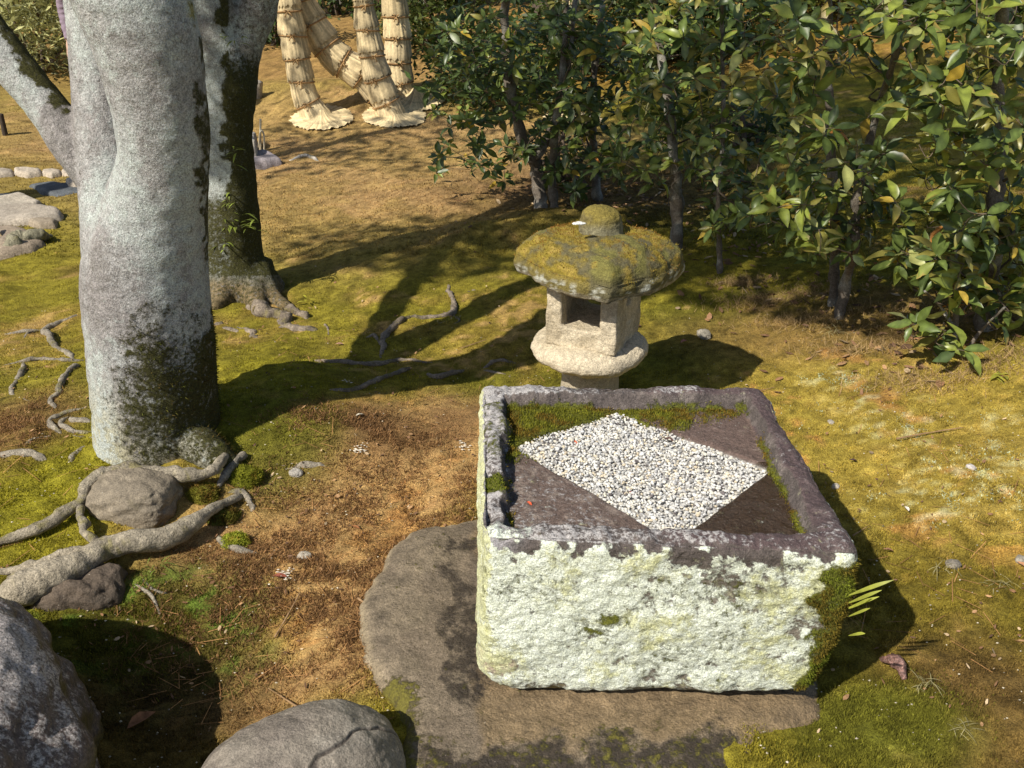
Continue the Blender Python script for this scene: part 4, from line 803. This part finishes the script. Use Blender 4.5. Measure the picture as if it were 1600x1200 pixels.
DK = {'dark': 5, 'green': 4, 'bright': 1.2, 'olive': .8, 'yellow': .15}
MD = {'dark': 3.0, 'green': 3.4, 'bright': 1.6, 'olive': 1.6, 'yellow': .22, 'pale': .4, 'orange': .05}
LT = {'dark': 2.2, 'green': 3.6, 'bright': 2.3, 'olive': 2.0, 'yellow': .3, 'pale': .8, 'orange': .12}
shrub('dark evergreen shrub with forked trunk behind the lantern, leftmost of the shrubs', [([(846, 330), (838, 260), (815, 215), (795, 120), (790, 20), (800, -60)], 22, None), ([(838, 240), (870, 180), (890, 90), (900, -20)], 14, P(846, 330)[1])],
      [(800, 60, 130, 75, 75), (740, 130, 75, 80, 45), (760, 215, 75, 50, 24), (830, 130, 100, 80, 50), (720, 60, 60, 70, 22), (705, 255, 35, 25, 5), (790, 260, 50, 30, 8), (870, 220, 60, 60, 25)], .078, DK, 601)
shrub('slim dark shrub directly behind the lantern roof', [([(868, 330), (862, 280), (868, 200), (880, 100), (885, 0)], 15, None), ([(936, 316), (930, 270), (925, 200), (930, 100), (945, -20)], 17, None)],
      [(950, 90, 95, 90, 48), (930, 200, 70, 60, 26), (890, 275, 45, 30, 9), (900, 40, 60, 60, 18), (900, 300, 20, 16, 4)], .09, DK, 602)
shrub('shrub with slender straight grey trunk right of the lantern', [([(1056, 396), (1057, 330), (1054, 250), (1040, 130), (1024, 40), (1020, -40)], 21, None)],
      [(1030, 70, 80, 75, 26), (1080, 170, 80, 70, 17), (1010, 190, 60, 55, 12), (1060, 260, 65, 40, 9), (960, 250, 35, 35, 7), (1100, 60, 70, 70, 16)], .088, MD, 603, dens=1.7)
shrub('young thin stemmed shrub between the grey trunk and the pale forked one', [([(1126, 430), (1124, 380), (1122, 320), (1130, 200), (1128, 60), (1130, -40)], 9, None)],
      [(1130, 250, 60, 45, 9), (1165, 310, 60, 40, 11), (1130, 350, 35, 25, 5), (1150, 130, 80, 70, 11), (1190, 40, 80, 50, 11)], .088, MD, 604, dens=1.9)
shrub('pale barked forked shrub on the right with low yellowing leaves', [([(1309, 500), (1322, 440), (1334, 380), (1340, 300), (1370, 180), (1405, 60), (1412, -40)], 18, None), ([(1303, 475), (1304, 400), (1302, 310), (1296, 180), (1294, 60), (1296, -40)], 18, P(1303, 478)[1])],
      [(1290, 378, 50, 28, 9), (1230, 325, 65, 38, 14), (1290, 275, 80, 45, 12), (1350, 210, 80, 40, 5), (1370, 325, 60, 45, 13), (1270, 90, 80, 60, 10), (1250, 200, 50, 50, 5), (1390, 90, 80, 60, 8), (1330, 30, 90, 45, 11)], .086, LT, 605, dens=1.9)
shrub('glossy shrub with thick dark trunk at the right frame edge', [([(1540, 512), (1546, 450), (1552, 370), (1560, 250), (1560, 120), (1570, -40)], 30, None)],
      [(1530, 320, 80, 50, 17), (1560, 235, 70, 60, 12), (1480, 245, 60, 50, 11), (1530, 120, 80, 70, 15), (1600, 400, 45, 60, 10), (1460, 150, 60, 50, 8), (1560, 30, 80, 60, 15), (1610, 490, 35, 40, 6), (1440, 30, 60, 40, 9)], .088, LT, 606, dens=1.7)
shrub('low young shrub with leaves down to the ground, nearest of all', [([(1492, 548), (1494, 490), (1492, 430), (1500, 360)], 10, None), ([(1492, 500), (1470, 480), (1445, 455)], 6, P(1492, 548)[1]), ([(1500, 560), (1530, 520), (1570, 480)], 7, P(1492, 548)[1])],
      [(1490, 400, 55, 45, 12), (1430, 415, 40, 30, 7), (1510, 470, 40, 30, 6), (1500, 535, 42, 25, 9), (1440, 500, 25, 30, 4), (1570, 470, 40, 40, 7), (1545, 395, 40, 40, 8)], .095, LT, 607, depth=.12, dens=1.2)
# ------------------------------------------------------------------ crowns above, trees and bushes behind
def quads(Pn, size, r, col, flat=.6, asp=.45):
    n = len(Pn); d = r.normal(0, 1, (n, 3))*[1, 1, .6]; d /= np.linalg.norm(d, axis=1)[:, None]; u_ = r.normal(0, 1, (n, 3))*(1-flat)+np.array([0, 0, 1])*flat; s = np.cross(d, u_); s /= np.linalg.norm(s, axis=1)[:, None]+1e-9
    L = (size*r.uniform(.6, 1.3, n))[:, None]; V = np.empty((n, 4, 3)); V[:, 0] = Pn-d*L/2; V[:, 1] = Pn-s*L*asp/2+d*L*.05; V[:, 2] = Pn+d*L/2-[0, 0, .1]*L; V[:, 3] = Pn+s*L*asp/2+d*L*.05
    return V.reshape(-1, 3), np.arange(4*n).reshape(-1, 4), np.repeat(col, 4, 0)
def lit_ok(Pn, lit):                       # keeps the sunny gaps of the garden open: unseen crown leaves that would shade them are cut away
    sx, sy, sz = SUND; k = np.ones(len(Pn), bool); G = Pn[:, :2]-np.array([sx, sy])/sz*(Pn[:, 2:3]-.2)
    for cx, cy, rx, ry in lit: k &= ((G[:, 0]-cx)/rx)**2+((G[:, 1]-cy)/ry)**2 > 1
    nz = fbm(Pn, 1.1, 2, 44) > -.25
    for cx, cy, rx, ry in HALF: k &= (((G[:, 0]-cx)/rx)**2+((G[:, 1]-cy)/ry)**2 > 1) | ~nz
    return k
HALF = [(2.3, 4.5, 1.3, .9), (1.3, 5.6, 1.2, .9), (3.4, 5.2, 1.2, 1.2)]
LIT = [(-.6, 3.3, .8, .7), (.0, 3.9, .6, .6), (.35, 2.0, 1.5, 2.0), (1.5, 2.3, .9, 1.1), (-1.3, 1.9, 1.7, 1.4), (-.3, 2.4, 1, 1), (-1.2, 3.9, .7, .6)]
def crown(parent, cen, rad, nclump, per, size, col, seed, lit=None, spread=.28, keepbox=None):
    r = np.random.default_rng(seed); u = r.normal(0, 1, (nclump, 3)); u /= np.linalg.norm(u, axis=1)[:, None]; u *= r.uniform(.35, 1, (nclump, 1)); c = np.asarray(cen)+u*np.asarray(rad)
    Pn = np.repeat(c, per, 0)+r.normal(0, spread, (nclump*per, 3))*[1, 1, .6]; cc = np.repeat(np.asarray(col)*r.uniform(.6, 1.5, (nclump, 1)), per, 0)*r.uniform(.7, 1.35, (nclump*per, 1))
    if lit: k = lit_ok(Pn, lit); Pn, cc = Pn[k], cc[k]
    k = Pn[:, 2] > gbase(Pn[:, 0], Pn[:, 1])+.02; Pn, cc = Pn[k], cc[k]
    V, F, C = quads(Pn, size, r, cc); return mk('crown', V, F, M['leaf'], parent, C, smooth=False)
crown(tree1, (-1.1, 3.2, 5.0), (2.4, 2.2, 1.3), 260, 60, .11, (.07, .10, .02), 701, LIT)
crown(tree1, (-2.2, 1.3, 4.8), (1.6, 1.3, .8), 70, 50, .11, (.07, .10, .02), 703, LIT)  # unseen leaf clumps added to shade the ground around the shrubs
crown(tree1, (-3.7, 2.0, 4.3), (1.2, .7, .4), 34, 50, .11, (.07, .10, .02), 704, LIT)  # more unseen clumps, added to soften the stem shadows
crown(tree2, (-.9, 5.2, 5.2), (2.6, 2.0, 1.2), 320, 50, .11, (.07, .10, .02), 702, LIT)
def bush(label, px, py, Y, rx, rz, n, per, size, col, seed, zc=None, group='bushes at the back of the garden', name='bush', cat='bush', asp=.45, bare=.5):
    b = at_y(px, py, Y); g = float(gbase(b[0], Y)); root_ = thing(name, label, cat, (b[0], Y, g), group); r = np.random.default_rng(seed); zc = zc if zc is not None else rz*.8
    u = r.normal(0, 1, (n, 3)); u /= np.linalg.norm(u, axis=1)[:, None]; u *= r.uniform(.2, 1, (n, 1))**.6; c = np.array([b[0], Y, g+zc])+u*np.array([rx, rx*.8, rz]); c[:, 2] = np.maximum(c[:, 2], g+.1)
    Pn = np.repeat(c, per, 0)+r.normal(0, size*1.6, (n*per, 3))*[1, 1, .7]; cc = np.repeat(np.asarray(col)*r.uniform(.55, 1.5, (n, 1)), per, 0)*r.uniform(.7, 1.4, (n*per, 1))
    V, F, C = quads(Pn, size, r, cc, .55, asp); mk('crown', V, F, M['leaf'], root_, C, smooth=False); A = Acc()
    for k in range(9):
        e = c[r.integers(n)]; s0 = np.array([b[0]+r.normal(0, .08), Y+r.normal(0, .08), g-.05]); V, F = tube([s0, (s0+e)/2+r.normal(0, .08, 3), e], [.028, .018, .006], 6, 10); A.add(V, F, np.array([.13, .10, .075])*r.uniform(.6, 1.3))
    A.build('stems', M['twig'], root_); return root_
def far_tree(label, px, Y, rad, col, seed, crownc, crownz=(1.6, 2.6), cr=1.6, lean=.1, group='trees standing at the back', n=150, per=42, size=.12):
    b = at_y(px, 80, Y); g = float(gbase(b[0], Y)); root_ = thing('tree', label, 'tree', (b[0], Y, g), group); r = np.random.default_rng(seed)
    K = [[b[0], Y, g-.1], [b[0]+lean*.3, Y, g+.7], [b[0]+lean+r.normal(0, .05), Y, g+1.6], [b[0]+lean*1.5, Y+.1, g+3.4]]; V, F = tube(K, [rad*1.35, rad, rad*.9, rad*.5], 18, 40, True, rad*.25, 6, seed); a = fbm(V*[1, 1, .4], 14, 4, seed)
    mk('trunk', V, F, M['bark'], root_, np.asarray(col)*(1+.45*a)[:, None]); crown(root_, (b[0]+lean, Y, g+crownz[1]+.6), (cr, cr*.8, 1.2), n, per, size, crownc, seed+1); return root_
LIT2 = LIT
G1 = (.045, .075, .018); G2 = (.075, .10, .025); G3 = (.12, .13, .03); PALE = (.30, .30, .13)
bush('pale leaved bush in the sun between the leaning stem and the trunk', 62, 120, 10.6, .75, .65, 120, 26, .13, PALE, 801, asp=.22)
bush('olive bush in the upper left corner behind the leaning stem', 10, 60, 12.6, 1.0, .8, 130, 26, .12, (.16, .15, .04), 802, asp=.3)
bush('green low bush between the dark trunk and the straw palms', 432, 60, 12.6, .55, .5, 80, 26, .09, G1, 803)
bush('dark bush behind the straw wrapped palms', 530, 20, 15.5, 1.3, 1.0, 150, 28, .11, G1, 804)
bush('shadowy bush right of the straw palms', 680, 60, 12.4, .85, .7, 130, 28, .09, G2, 805)
bush('dark low bush behind the forked dark shrub', 770, 130, 9.4, .8, .5, 120, 26, .08, G1, 806)
bush('broad dark bush filling the back above the lantern', 960, 60, 11.2, 1.3, .9, 190, 28, .10, G2, 807)
bush('dense dark bush behind the slender grey trunk', 1090, 40, 11.2, 1.2, .8, 200, 28, .095, G1, 808)
bush('olive bush at the back above the brown bank', 1290, 0, 12.6, 1.6, .8, 220, 28, .10, G3, 809)
bush('dark bush at the back right of the bare bank', 1470, 10, 11.6, 1.3, .8, 220, 28, .095, G1, 810)
bush('green bush in the upper right corner', 1600, 30, 11.0, .9, .8, 150, 28, .095, G2, 811)
bush('thin olive bush low under the shrubs', 1160, 225, 7.4, .35, .2, 26, 20, .07, G1, 812)
bush('bare twiggy azalea under the dark forked shrub', 890, 250, 6.6, .35, .28, 24, 14, .05, (.09, .07, .03), 813)
for i, (px, Y, rd, c, cc, lab) in enumerate([(600, 16, .26, (.10, .055, .035), G1, 'dark reddish trunked tree behind the straw palms'), (505, 18, .10, (.30, .29, .25), G2, 'thin pale trunked tree behind the leftmost straw palm'), (535, 17, .07, (.33, .32, .28), G2, 'slim pale tree between the straw palms'),
        (735, 17, .18, (.10, .08, .06), G1, 'dark tree behind the forked shrub'), (850, 15, .16, (.09, .07, .055), G1, 'dark trunked tree seen above the lantern'), (1010, 16, .2, (.10, .08, .06), G1, 'stout dark tree behind the slender grey trunk'),
        (1180, 15, .15, (.13, .10, .08), G2, 'brown trunked tree above the brown bank'), (1375, 14.5, .17, (.11, .085, .065), G1, 'dark tree behind the pale forked shrub'), (1530, 13.5, .2, (.09, .07, .055), G1, 'stout dark tree in the upper right'), (60, 17, .2, (.10, .08, .06), G1, 'dark tree at the far back left')]):
    far_tree(lab, px, Y, rd, c, 820+3*i, cc)
b = np.array([-4.7, 5.1, float(gbase(-4.7, 5.1))]); tl_ = thing('tree', 'tree beyond the left frame edge whose shade falls across the path', 'tree', b)
V, F = tube([b-[0, 0, .1], b+[.05, 0, 1.2], b+[.2, .1, 2.6], b+[.3, .3, 4.6]], [.17, .13, .11, .06], 18, 40, True, .03, 6, 5); mk('trunk', V, F, M['bark'], tl_, np.array([.28, .27, .25])); crown(tl_, b+[.3, .3, 4.2], (1.7, 1.9, .9), 20, 55, .12, G2, 870)
# the wood beyond: one dark mass of leaves
r = np.random.default_rng(5); n = 52000; a = r.uniform(-1, 1, n); Y = r.uniform(19, 27, n)+2*fbm(np.stack([a*9, a*0, a*0], 1), 1, 2, 3); X = a*Y*.95; Z = gbase(X, Y)+r.uniform(0, 1, n)**1.3*5.5
k = fbm(np.stack([X, Y, Z], 1), .9, 3, 12) > -.12; Pn = np.stack([X, Y, Z], 1)[k]; V, F, C = quads(Pn, .22, r, np.array([.05, .075, .02])*r.uniform(.5, 1.8, (len(Pn), 1)))
tag(mk('far_wood', V, F, M['leaf'], C=C, smooth=False), 'dark leafy wood closing off the back of the garden', 'wood', kind='stuff')
# ------------------------------------------------------------------ the visitor behind the trunk
PY_ = 8.3; hp = at_y(107, 100, PY_); pgz = float(gbase(hp[0]+.2, PY_)); H = 1.66
per_x = hp[0]+.305; o3 = lambda x, y, z: np.array([per_x+x, PY_+y, pgz+z])
body = [tube([o3(0, 0, .84), o3(0, 0, 1.0), o3(0, .01, 1.2), o3(0, .01, 1.36), o3(0, 0, 1.42)], [.155, .145, .165, .15, .07], 20, 24, flat=.68), tube([o3(0, 0, 1.38), o3(0, -.01, 1.47)], [.055, .05], 14, 6)]
for s in (-1, 1):
    body.append(tube([o3(s*.09, 0, .90), o3(s*.095, -.01, .48), o3(s*.095, .015, .09)], [.088, .062, .045], 16, 20)); body.append(tube([o3(s*.095, .03, .05), o3(s*.1, -.06, .045), o3(s*.105, -.15, .035)], [.042, .045, .032], 12, 10))
    body.append(tube([o3(s*.15, .01, 1.36), o3(s*.21, .02, 1.28), o3(s*.265, .04, 1.06), o3(s*.235, -.03, .83)], [.06, .062, .052, .042], 16, 24))
    w = o3(s*.235, -.03, .83); body.append(tube([w, w+[0, -.02, -.055], w+[0, -.03, -.10]], [.028, .036, .03], 12, 8, flat=.6))
    for k in range(4): body.append(tube([w+[(k-1.5)*.017, -.03, -.09], w+[(k-1.5)*.018, -.04, -.13], w+[(k-1.5)*.017, -.035, -.155-.008*(k in (1, 2))]], [.010, .009, .007], 8, 7))
    body.append(tube([w+[-s*.022, -.03, -.04], w+[-s*.045, -.045, -.075], w+[-s*.042, -.05, -.10]], [.012, .010, .008], 8, 7))
hd = CSn*np.array([.075, .095, .115])+o3(0, -.015, 1.55); body.append((hd, CF)); body.append(tube([o3(0, -.09, 1.56), o3(0, -.122, 1.535)], [.010, .014], 8, 4)); body.append(tube([o3(0, -.03, 1.47), o3(0, -.075, 1.455)], [.05, .035], 10, 5))
for s in (-1, 1): body.append(tube([o3(s*.074, 0, 1.575), o3(s*.082, .005, 1.53)], [.016, .012], 8, 4))
V, F = remesh(body, .0075, 3); z = V[:, 2]-pgz; C = np.tile([.24, .185, .235], (len(V), 1)); ax = np.abs(V[:, 0]-per_x)
C = mixc(C, [.035, .035, .045], ((z < .84) & (ax < .20)).astype(float)); C = mixc(C, [.03, .022, .02], (z < .085).astype(float)); C = mixc(C, [.50, .32, .24], ((z > 1.425) | ((z < .83) & (ax > .19) & (z > .6))).astype(float))
fold = fbm(V*[1, 1, 3.5], 14, 3, 88); V = V+vnormals(V, F)*(.006*fold*((z > .84) & (z < 1.4)))[:, None]; C = C*(1+.12*fold)[:, None]
C = mixc(C, [.25, .08, .07], ((np.hypot(V[:, 0]-per_x, (z-1.495)*3) < .022) & (V[:, 1] < PY_-.06)).astype(float))
for s in (-1, 1): C = mixc(C, [.03, .02, .02], ((np.hypot(V[:, 0]-per_x-s*.032, (z-1.555)*1.6) < .012) & (V[:, 1] < PY_-.06)).astype(float))
per = thing('person', 'person in a mauve coat half hidden behind the big trunk', 'person', (per_x, PY_, pgz)); mk('body', V, F, M['cloth'], per, C)
hv = CSn*np.array([.088, .105, .105])+o3(0, .012, 1.585); hv = hv+CSn*(.008*fbm(CSn*[1, 1, .3], 6, 3, 4))[:, None]; cut = (hv[:, 1] < PY_-.055) & (hv[:, 2] < pgz+1.62); hv[cut] = hv[cut]*[1, 0, 1]+[0, PY_-.03, 0]; mk('hair', hv, CF, M['twig'], per, np.array([.03, .022, .018]))

# ------------------------------------------------------------------ small things
def sticks(name, label, cat, segs, col, mat='twig', group=None):
    A = Acc()
    for K, w in segs: V, F = tube(K, w, 8, 10*len(K)); A.add(V, F, np.asarray(col, float))
    return tag(A.build(name, M[mat]), label, cat, group)
c = P(405, 233); Yh = c[1]
sticks('bamboo_hoop', 'pale bamboo stake and hoop marker beside the dark trunk', 'marker', [([at_y(406, 234, Yh)-[0, 0, .03], at_y(407, 186, Yh)], [.010, .009]), ([at_y(404, 230, Yh), at_y(407, 206, Yh-.02), at_y(412, 210, Yh), at_y(413, 236, Yh)], [.008, .008, .008, .008])], (.62, .55, .40))
c = P(400, 152); sticks('wooden_post', 'short weathered grey post leaning behind the dark trunk', 'post', [([c-[0, 0, .05], at_y(404, 127, c[1])], [.05, .045])], (.33, .30, .26))
c = P(8, 210); sticks('wooden_stake', 'dark thin stake at the far left under the leaning stem', 'stake', [([c-[0, 0, .05], at_y(1, 178, c[1])], [.025, .022])], (.06, .045, .035))
c = P(14, 384); sticks('cane', 'thin pale cane leaning on the nearest stepping stone', 'cane', [([at_y(13, 388, c[1]-.05), at_y(-12, 350, c[1]+.05)], [.012, .011])], (.42, .32, .18))
c = P(30, 385); root(tree1, [(22, 386, .02), (28, 374, .04), (55, 372, .03), (76, 365, .02)], .10, .05, .3, 590, (.26, .24, .17))
root(tree2, [(452, 247), (475, 243), (490, 246), (502, 249)], .035, .02, .3, 591, (.5, .46, .40))
def dead_leaf(px, py, L, rot, kind, label, dz=.012, curl=.35, surf=None, col=None, tilt=.15):
    V, F, C = leaf_mesh('orange', 3+int(px) % 4); V = V*L; V[:, 2] += curl*L*(np.abs(V[:, 0]/L)*2)**1.5; c_, s = math.cos(rot), math.sin(rot); V[:, 1] -= L/2; V[:, 2] += V[:, 1]*tilt
    V = np.stack([V[:, 0]*c_-V[:, 1]*s, V[:, 0]*s+V[:, 1]*c_, V[:, 2]], 1)+(P(px, py)+[0, 0, dz] if surf is None else at_z(px, py, surf)); CC = np.asarray(col)*np.random.default_rng(int(px)).uniform(.75, 1.2, (len(V), 1))
    tag(mk('fallen_leaf', V, F, M['gloss'] if kind == 'g' else M['twig'], C=CC), label, 'leaf', 'fallen leaves')
dead_leaf(222, 1128, .07, -.8, '', 'large red brown fallen leaf in the shaded hollow', .02, col=(.26, .12, .06))
dead_leaf(438, 908, .04, 1.5, '', 'small dark red leaf beside white flakes on the soil', col=(.22, .07, .045))
dead_leaf(556, 824, .03, 1.2, '', 'small red brown leaf above the slab', col=(.28, .12, .05))
dead_leaf(530, 536, .035, 1.6, '', 'pinkish fallen leaf on the sunny moss', col=(.42, .24, .17))
dead_leaf(563, 652, .035, -1.1, '', 'pale slim leaf in the trunk shadow', col=(.42, .38, .30))
dead_leaf(1414, 807, .026, .1, '', 'whitish oval leaf on the right slope', .014, col=(.66, .58, .50))
dead_leaf(1332, 725, .028, 1.5, '', 'dark purple leaf beside the right rim of the basin', col=(.10, .06, .06))
dead_leaf(1068, 541, .035, -1.2, '', 'reddish leaf in the shadow of the lantern', col=(.36, .16, .12))
dead_leaf(1384, 878, .03, 1.4, '', 'brown leaf in the basin shadow', col=(.30, .16, .09))
dead_leaf(1594, 895, .035, .5, '', 'tan leaf at the right frame edge', col=(.50, .26, .14))
dead_leaf(1366, 424, .05, .3, '', 'orange fallen leaf under the pale forked shrub', .02, col=(.42, .17, .06))
dead_leaf(900, 693, .018, .3, '', 'tiny red leaf on the gravel', surf=.456, col=(.50, .10, .04), tilt=.5)
dead_leaf(827, 787, .016, .8, '', 'tiny red leaf by the inner left wall of the basin', surf=.458, col=(.50, .09, .04), tilt=.6)
dead_leaf(985, 770, .014, .8, '', 'tiny dark red leaf low on the gravel', surf=.456, col=(.20, .05, .05), tilt=.5)
dead_leaf(1045, 688, .03, 1.2, '', 'dark slim leaf on the upper gravel', surf=.457, col=(.10, .06, .05), tilt=.2)
c = P(1394, 1062)
tag(mk('bark_curl', *tube([c+[-.022, .03, .012], c+[-.008, .012, .03], c+[.006, -.008, .028], c+[.012, -.03, .008]], [.007, .015, .014, .006], 12, 22, True, .006, 60, 3), M['boulder'], C=np.array([.22, .12, .10])), 'curled purplish brown bark piece behind the moss pad', 'bark')
A = Acc(); b0 = at_y(1344, 935, TOP[1][1]-.03); r = np.random.default_rng(3)
for (tx, ty), w in zip([(1397, 906), (1378, 922), (1374, 932), (1362, 934), (1360, 950), (1352, 990)], (.010, .009, .008, .008, .007, .007)):
    e = at_y(tx, ty, TOP[1][1]-.05); s0 = at_y(1326, 930+(ty-906)*.75, TOP[1][1]-.01); mid = (s0+e)/2+[0, -.01, .012]; K = catmull([s0, mid, e], 9); t = np.linspace(0, 1, 9); wd = (w*.5*np.sin(math.pi*(t*.9+.08)))[:, None]*np.array([.2, .5, .8]); V = np.vstack([K-wd, K+wd]); A.add(V, np.array([[i, i+1, i+10, i+9] for i in range(8)]), np.array([.36, .38, .06])*r.uniform(.8, 1.2))
tag(A.build('leafy_weed', M['leaf']), 'bright yellow green weed growing from the right side of the basin', 'weed')
s = spray(P(1560, 585)+[0, 0, .01], 9, .055, 950, 'seedling', 'small yellow green seedling on bare soil at the right', 'plant', (.33, .33, .05), .16)
s = spray(P(478, 472)+[0, 0, .02], 5, .05, 951, 'seedling', 'tiny yellow seedling among the roots of the mossy tree', 'plant', (.45, .42, .05), .14, upb=.9)
s = spray(P(250, 890)+[0, 0, .01], 14, .06, 952, 'grass_tuft', 'thin green grass tuft behind the thick root', 'grass', (.16, .22, .04), .03, upb=.6)
for i, (px, py, L_, lab) in enumerate([(1470, 905, .06, 'pale dry grass tuft right of the basin shadow'), (1555, 925, .06, 'dry grass tuft near the right frame edge'), (1440, 1085, .05, 'dry grass tuft on the moss pad'), (1500, 1150, .05, 'dry grass tuft at the lower right'), (1305, 520, .08, 'grass tuft at the foot of the pale forked shrub')]):
    spray(P(px, py)+[0, 0, .005], 26, L_, 960+i, 'grass_tuft', lab, 'grass', (.36, .32, .16), .018, upb=.35)['group'] = 'dry grass tufts'
for i, (px, py, R0, col, lab) in enumerate([(1486, 898, .016, (.24, .21, .17), 'grey pebble half sunk right of the basin'), (1305, 765, .012, (.45, .40, .33), 'light pebble beside the right rim'), (1515, 738, .012, (.48, .44, .42), 'pale pebble on the lichen slope'), (475, 865, .016, (.42, .37, .30), 'pale flake on the soil above the slab'), (1592, 885, .014, (.28, .25, .2), 'grey pebble at the right frame edge'), (1298, 660, .01, (.5, .45, .38), 'small pale pebble between lantern shadow and basin'), (462, 733, .018, (.36, .33, .29), 'grey pebble under the broken root'), (770, 835, .008, (.5, .45, .38), 'tiny pale pebble above the slab'), (1100, 525, .03, (.28, .25, .20), 'low grey stone in the lantern shadow')]):
    rock('pebble', lab, P(px, py)+[0, 0, R0*.2], R0*1.3, R0, R0*.7, i, 970+i, .12, 2.4, col, np.asarray(col)*.6, 'smooth_stone', group='loose pebbles', cat='pebble')
# scraps of leaf and twig
def litter(name, label, blobs, n, seed, cols, L0=.006, L1=.016):
    r = np.random.default_rng(seed); x, y = patch_px(n, blobs); n = len(x); z = gh(x, y)+.008; a = r.uniform(0, 6.28, n); L = r.uniform(L0, L1, n)[:, None]; d = np.stack([np.cos(a), np.sin(a), r.normal(0, .25, n)], 1); s = np.stack([-np.sin(a), np.cos(a), r.normal(0, .3, n)], 1)*r.uniform(.2, .5, (n, 1)); B = np.stack([x, y, z], 1)
    V = np.empty((n, 6, 3)); V[:, 0] = B-d*L; V[:, 1] = B-d*L*.3-s*L; V[:, 2] = B+d*L*.5-s*L*.8; V[:, 3] = B+d*L+[0, 0, .003]; V[:, 4] = B+d*L*.4+s*L*.9+[0, 0, .003]; V[:, 5] = B-d*L*.4+s*L+[0, 0, .002]
    C = np.repeat(np.asarray(cols)[r.integers(len(cols), size=n)]*r.uniform(.5, 1.3, (n, 1)), 6, 0); tag(mk(name, V.reshape(-1, 3), np.arange(6*n).reshape(-1, 6), M['twig'], C=C, smooth=False), label, 'litter', kind='stuff')
BRL = [(.26, .14, .07), (.34, .20, .10), (.20, .11, .06), (.45, .33, .20), (.14, .08, .05)]
litter('leaf_litter', 'brown leaf scraps strewn under the shrubs', [(1050, 330, 1.0, .5), (1300, 450, .8, .4), (1480, 520, .6, .35), (950, 300, .8, .4), (1200, 380, .8, .4)], 900, 41, BRL, .01, .028)
litter('soil_litter', 'tiny leaf scraps and crumbs on the open ground', [(480, 820, .5, .4), (600, 720, .5, .5), (1450, 700, .8, .6), (1500, 980, .5, .4), (450, 560, .8, .7), (250, 980, .4, .3), (60, 620, .5, .6), (600, 480, .9, .7)], 900, 42, BRL, .003, .010)
for i, (p, w) in enumerate([([(430, 1000), (452, 968), (470, 930)], .005), ([(560, 940), (600, 975), (655, 1010)], .006), ([(575, 930), (620, 950)], .004), ([(1400, 690), (1450, 678), (1505, 668)], .005), ([(1330, 850), (1352, 838)], .003), ([(470, 1110), (420, 1080)], .004), ([(720, 545), (760, 535)], .004), ([(1175, 620), (1210, 610)], .004), ([(300, 770), (318, 740)], .005)]):
    K = [P(*q)+[0, 0, .01+.004*(j % 2)] for j, q in enumerate(p)]; V, F = tube(K, np.linspace(w*.6, w*.3, len(K)), 6, 9*len(K), True, w*.3, 60, i)
    tag(mk('fallen_twig', V, F, M['twig'], C=np.array([.27, .17, .09])), ['thin twig lying in the hollow near the boulder', 'long dry twig at the left edge of the slab', 'short twig crossing near the slab edge', 'long thin twig on the sunny right slope', 'short needle like twig by the right rim of the basin', 'twig lying in shade above the rounded stone', 'short twig near the lantern on mossy soil', 'short twig right of the lantern shadow', 'brown twig leaning among the moss cushions'][i], 'twig', 'fallen twigs')
# white flakes on the soil
A = Acc(); r = np.random.default_rng(9)
for px, py, k in ((450, 905, 26), (560, 705, 24), (540, 600, 8), (725, 700, 20), (760, 660, 6)):
    c = P(px, py)
    for _ in range(k):
        q = c+np.append(r.normal(0, .015, 2), .008); v = ico*r.uniform(.5, 1.3, (6, 1))*r.uniform(.002, .005)*np.array([1.5, 1, .5]); A.add(v+q, icf, np.array([.66, .60, .50])*r.uniform(.7, 1.1))
tag(A.build('pale_flakes', M['pebble'], smooth=False), 'crumbled whitish flakes on the sandy soil', 'flakes', kind='stuff')
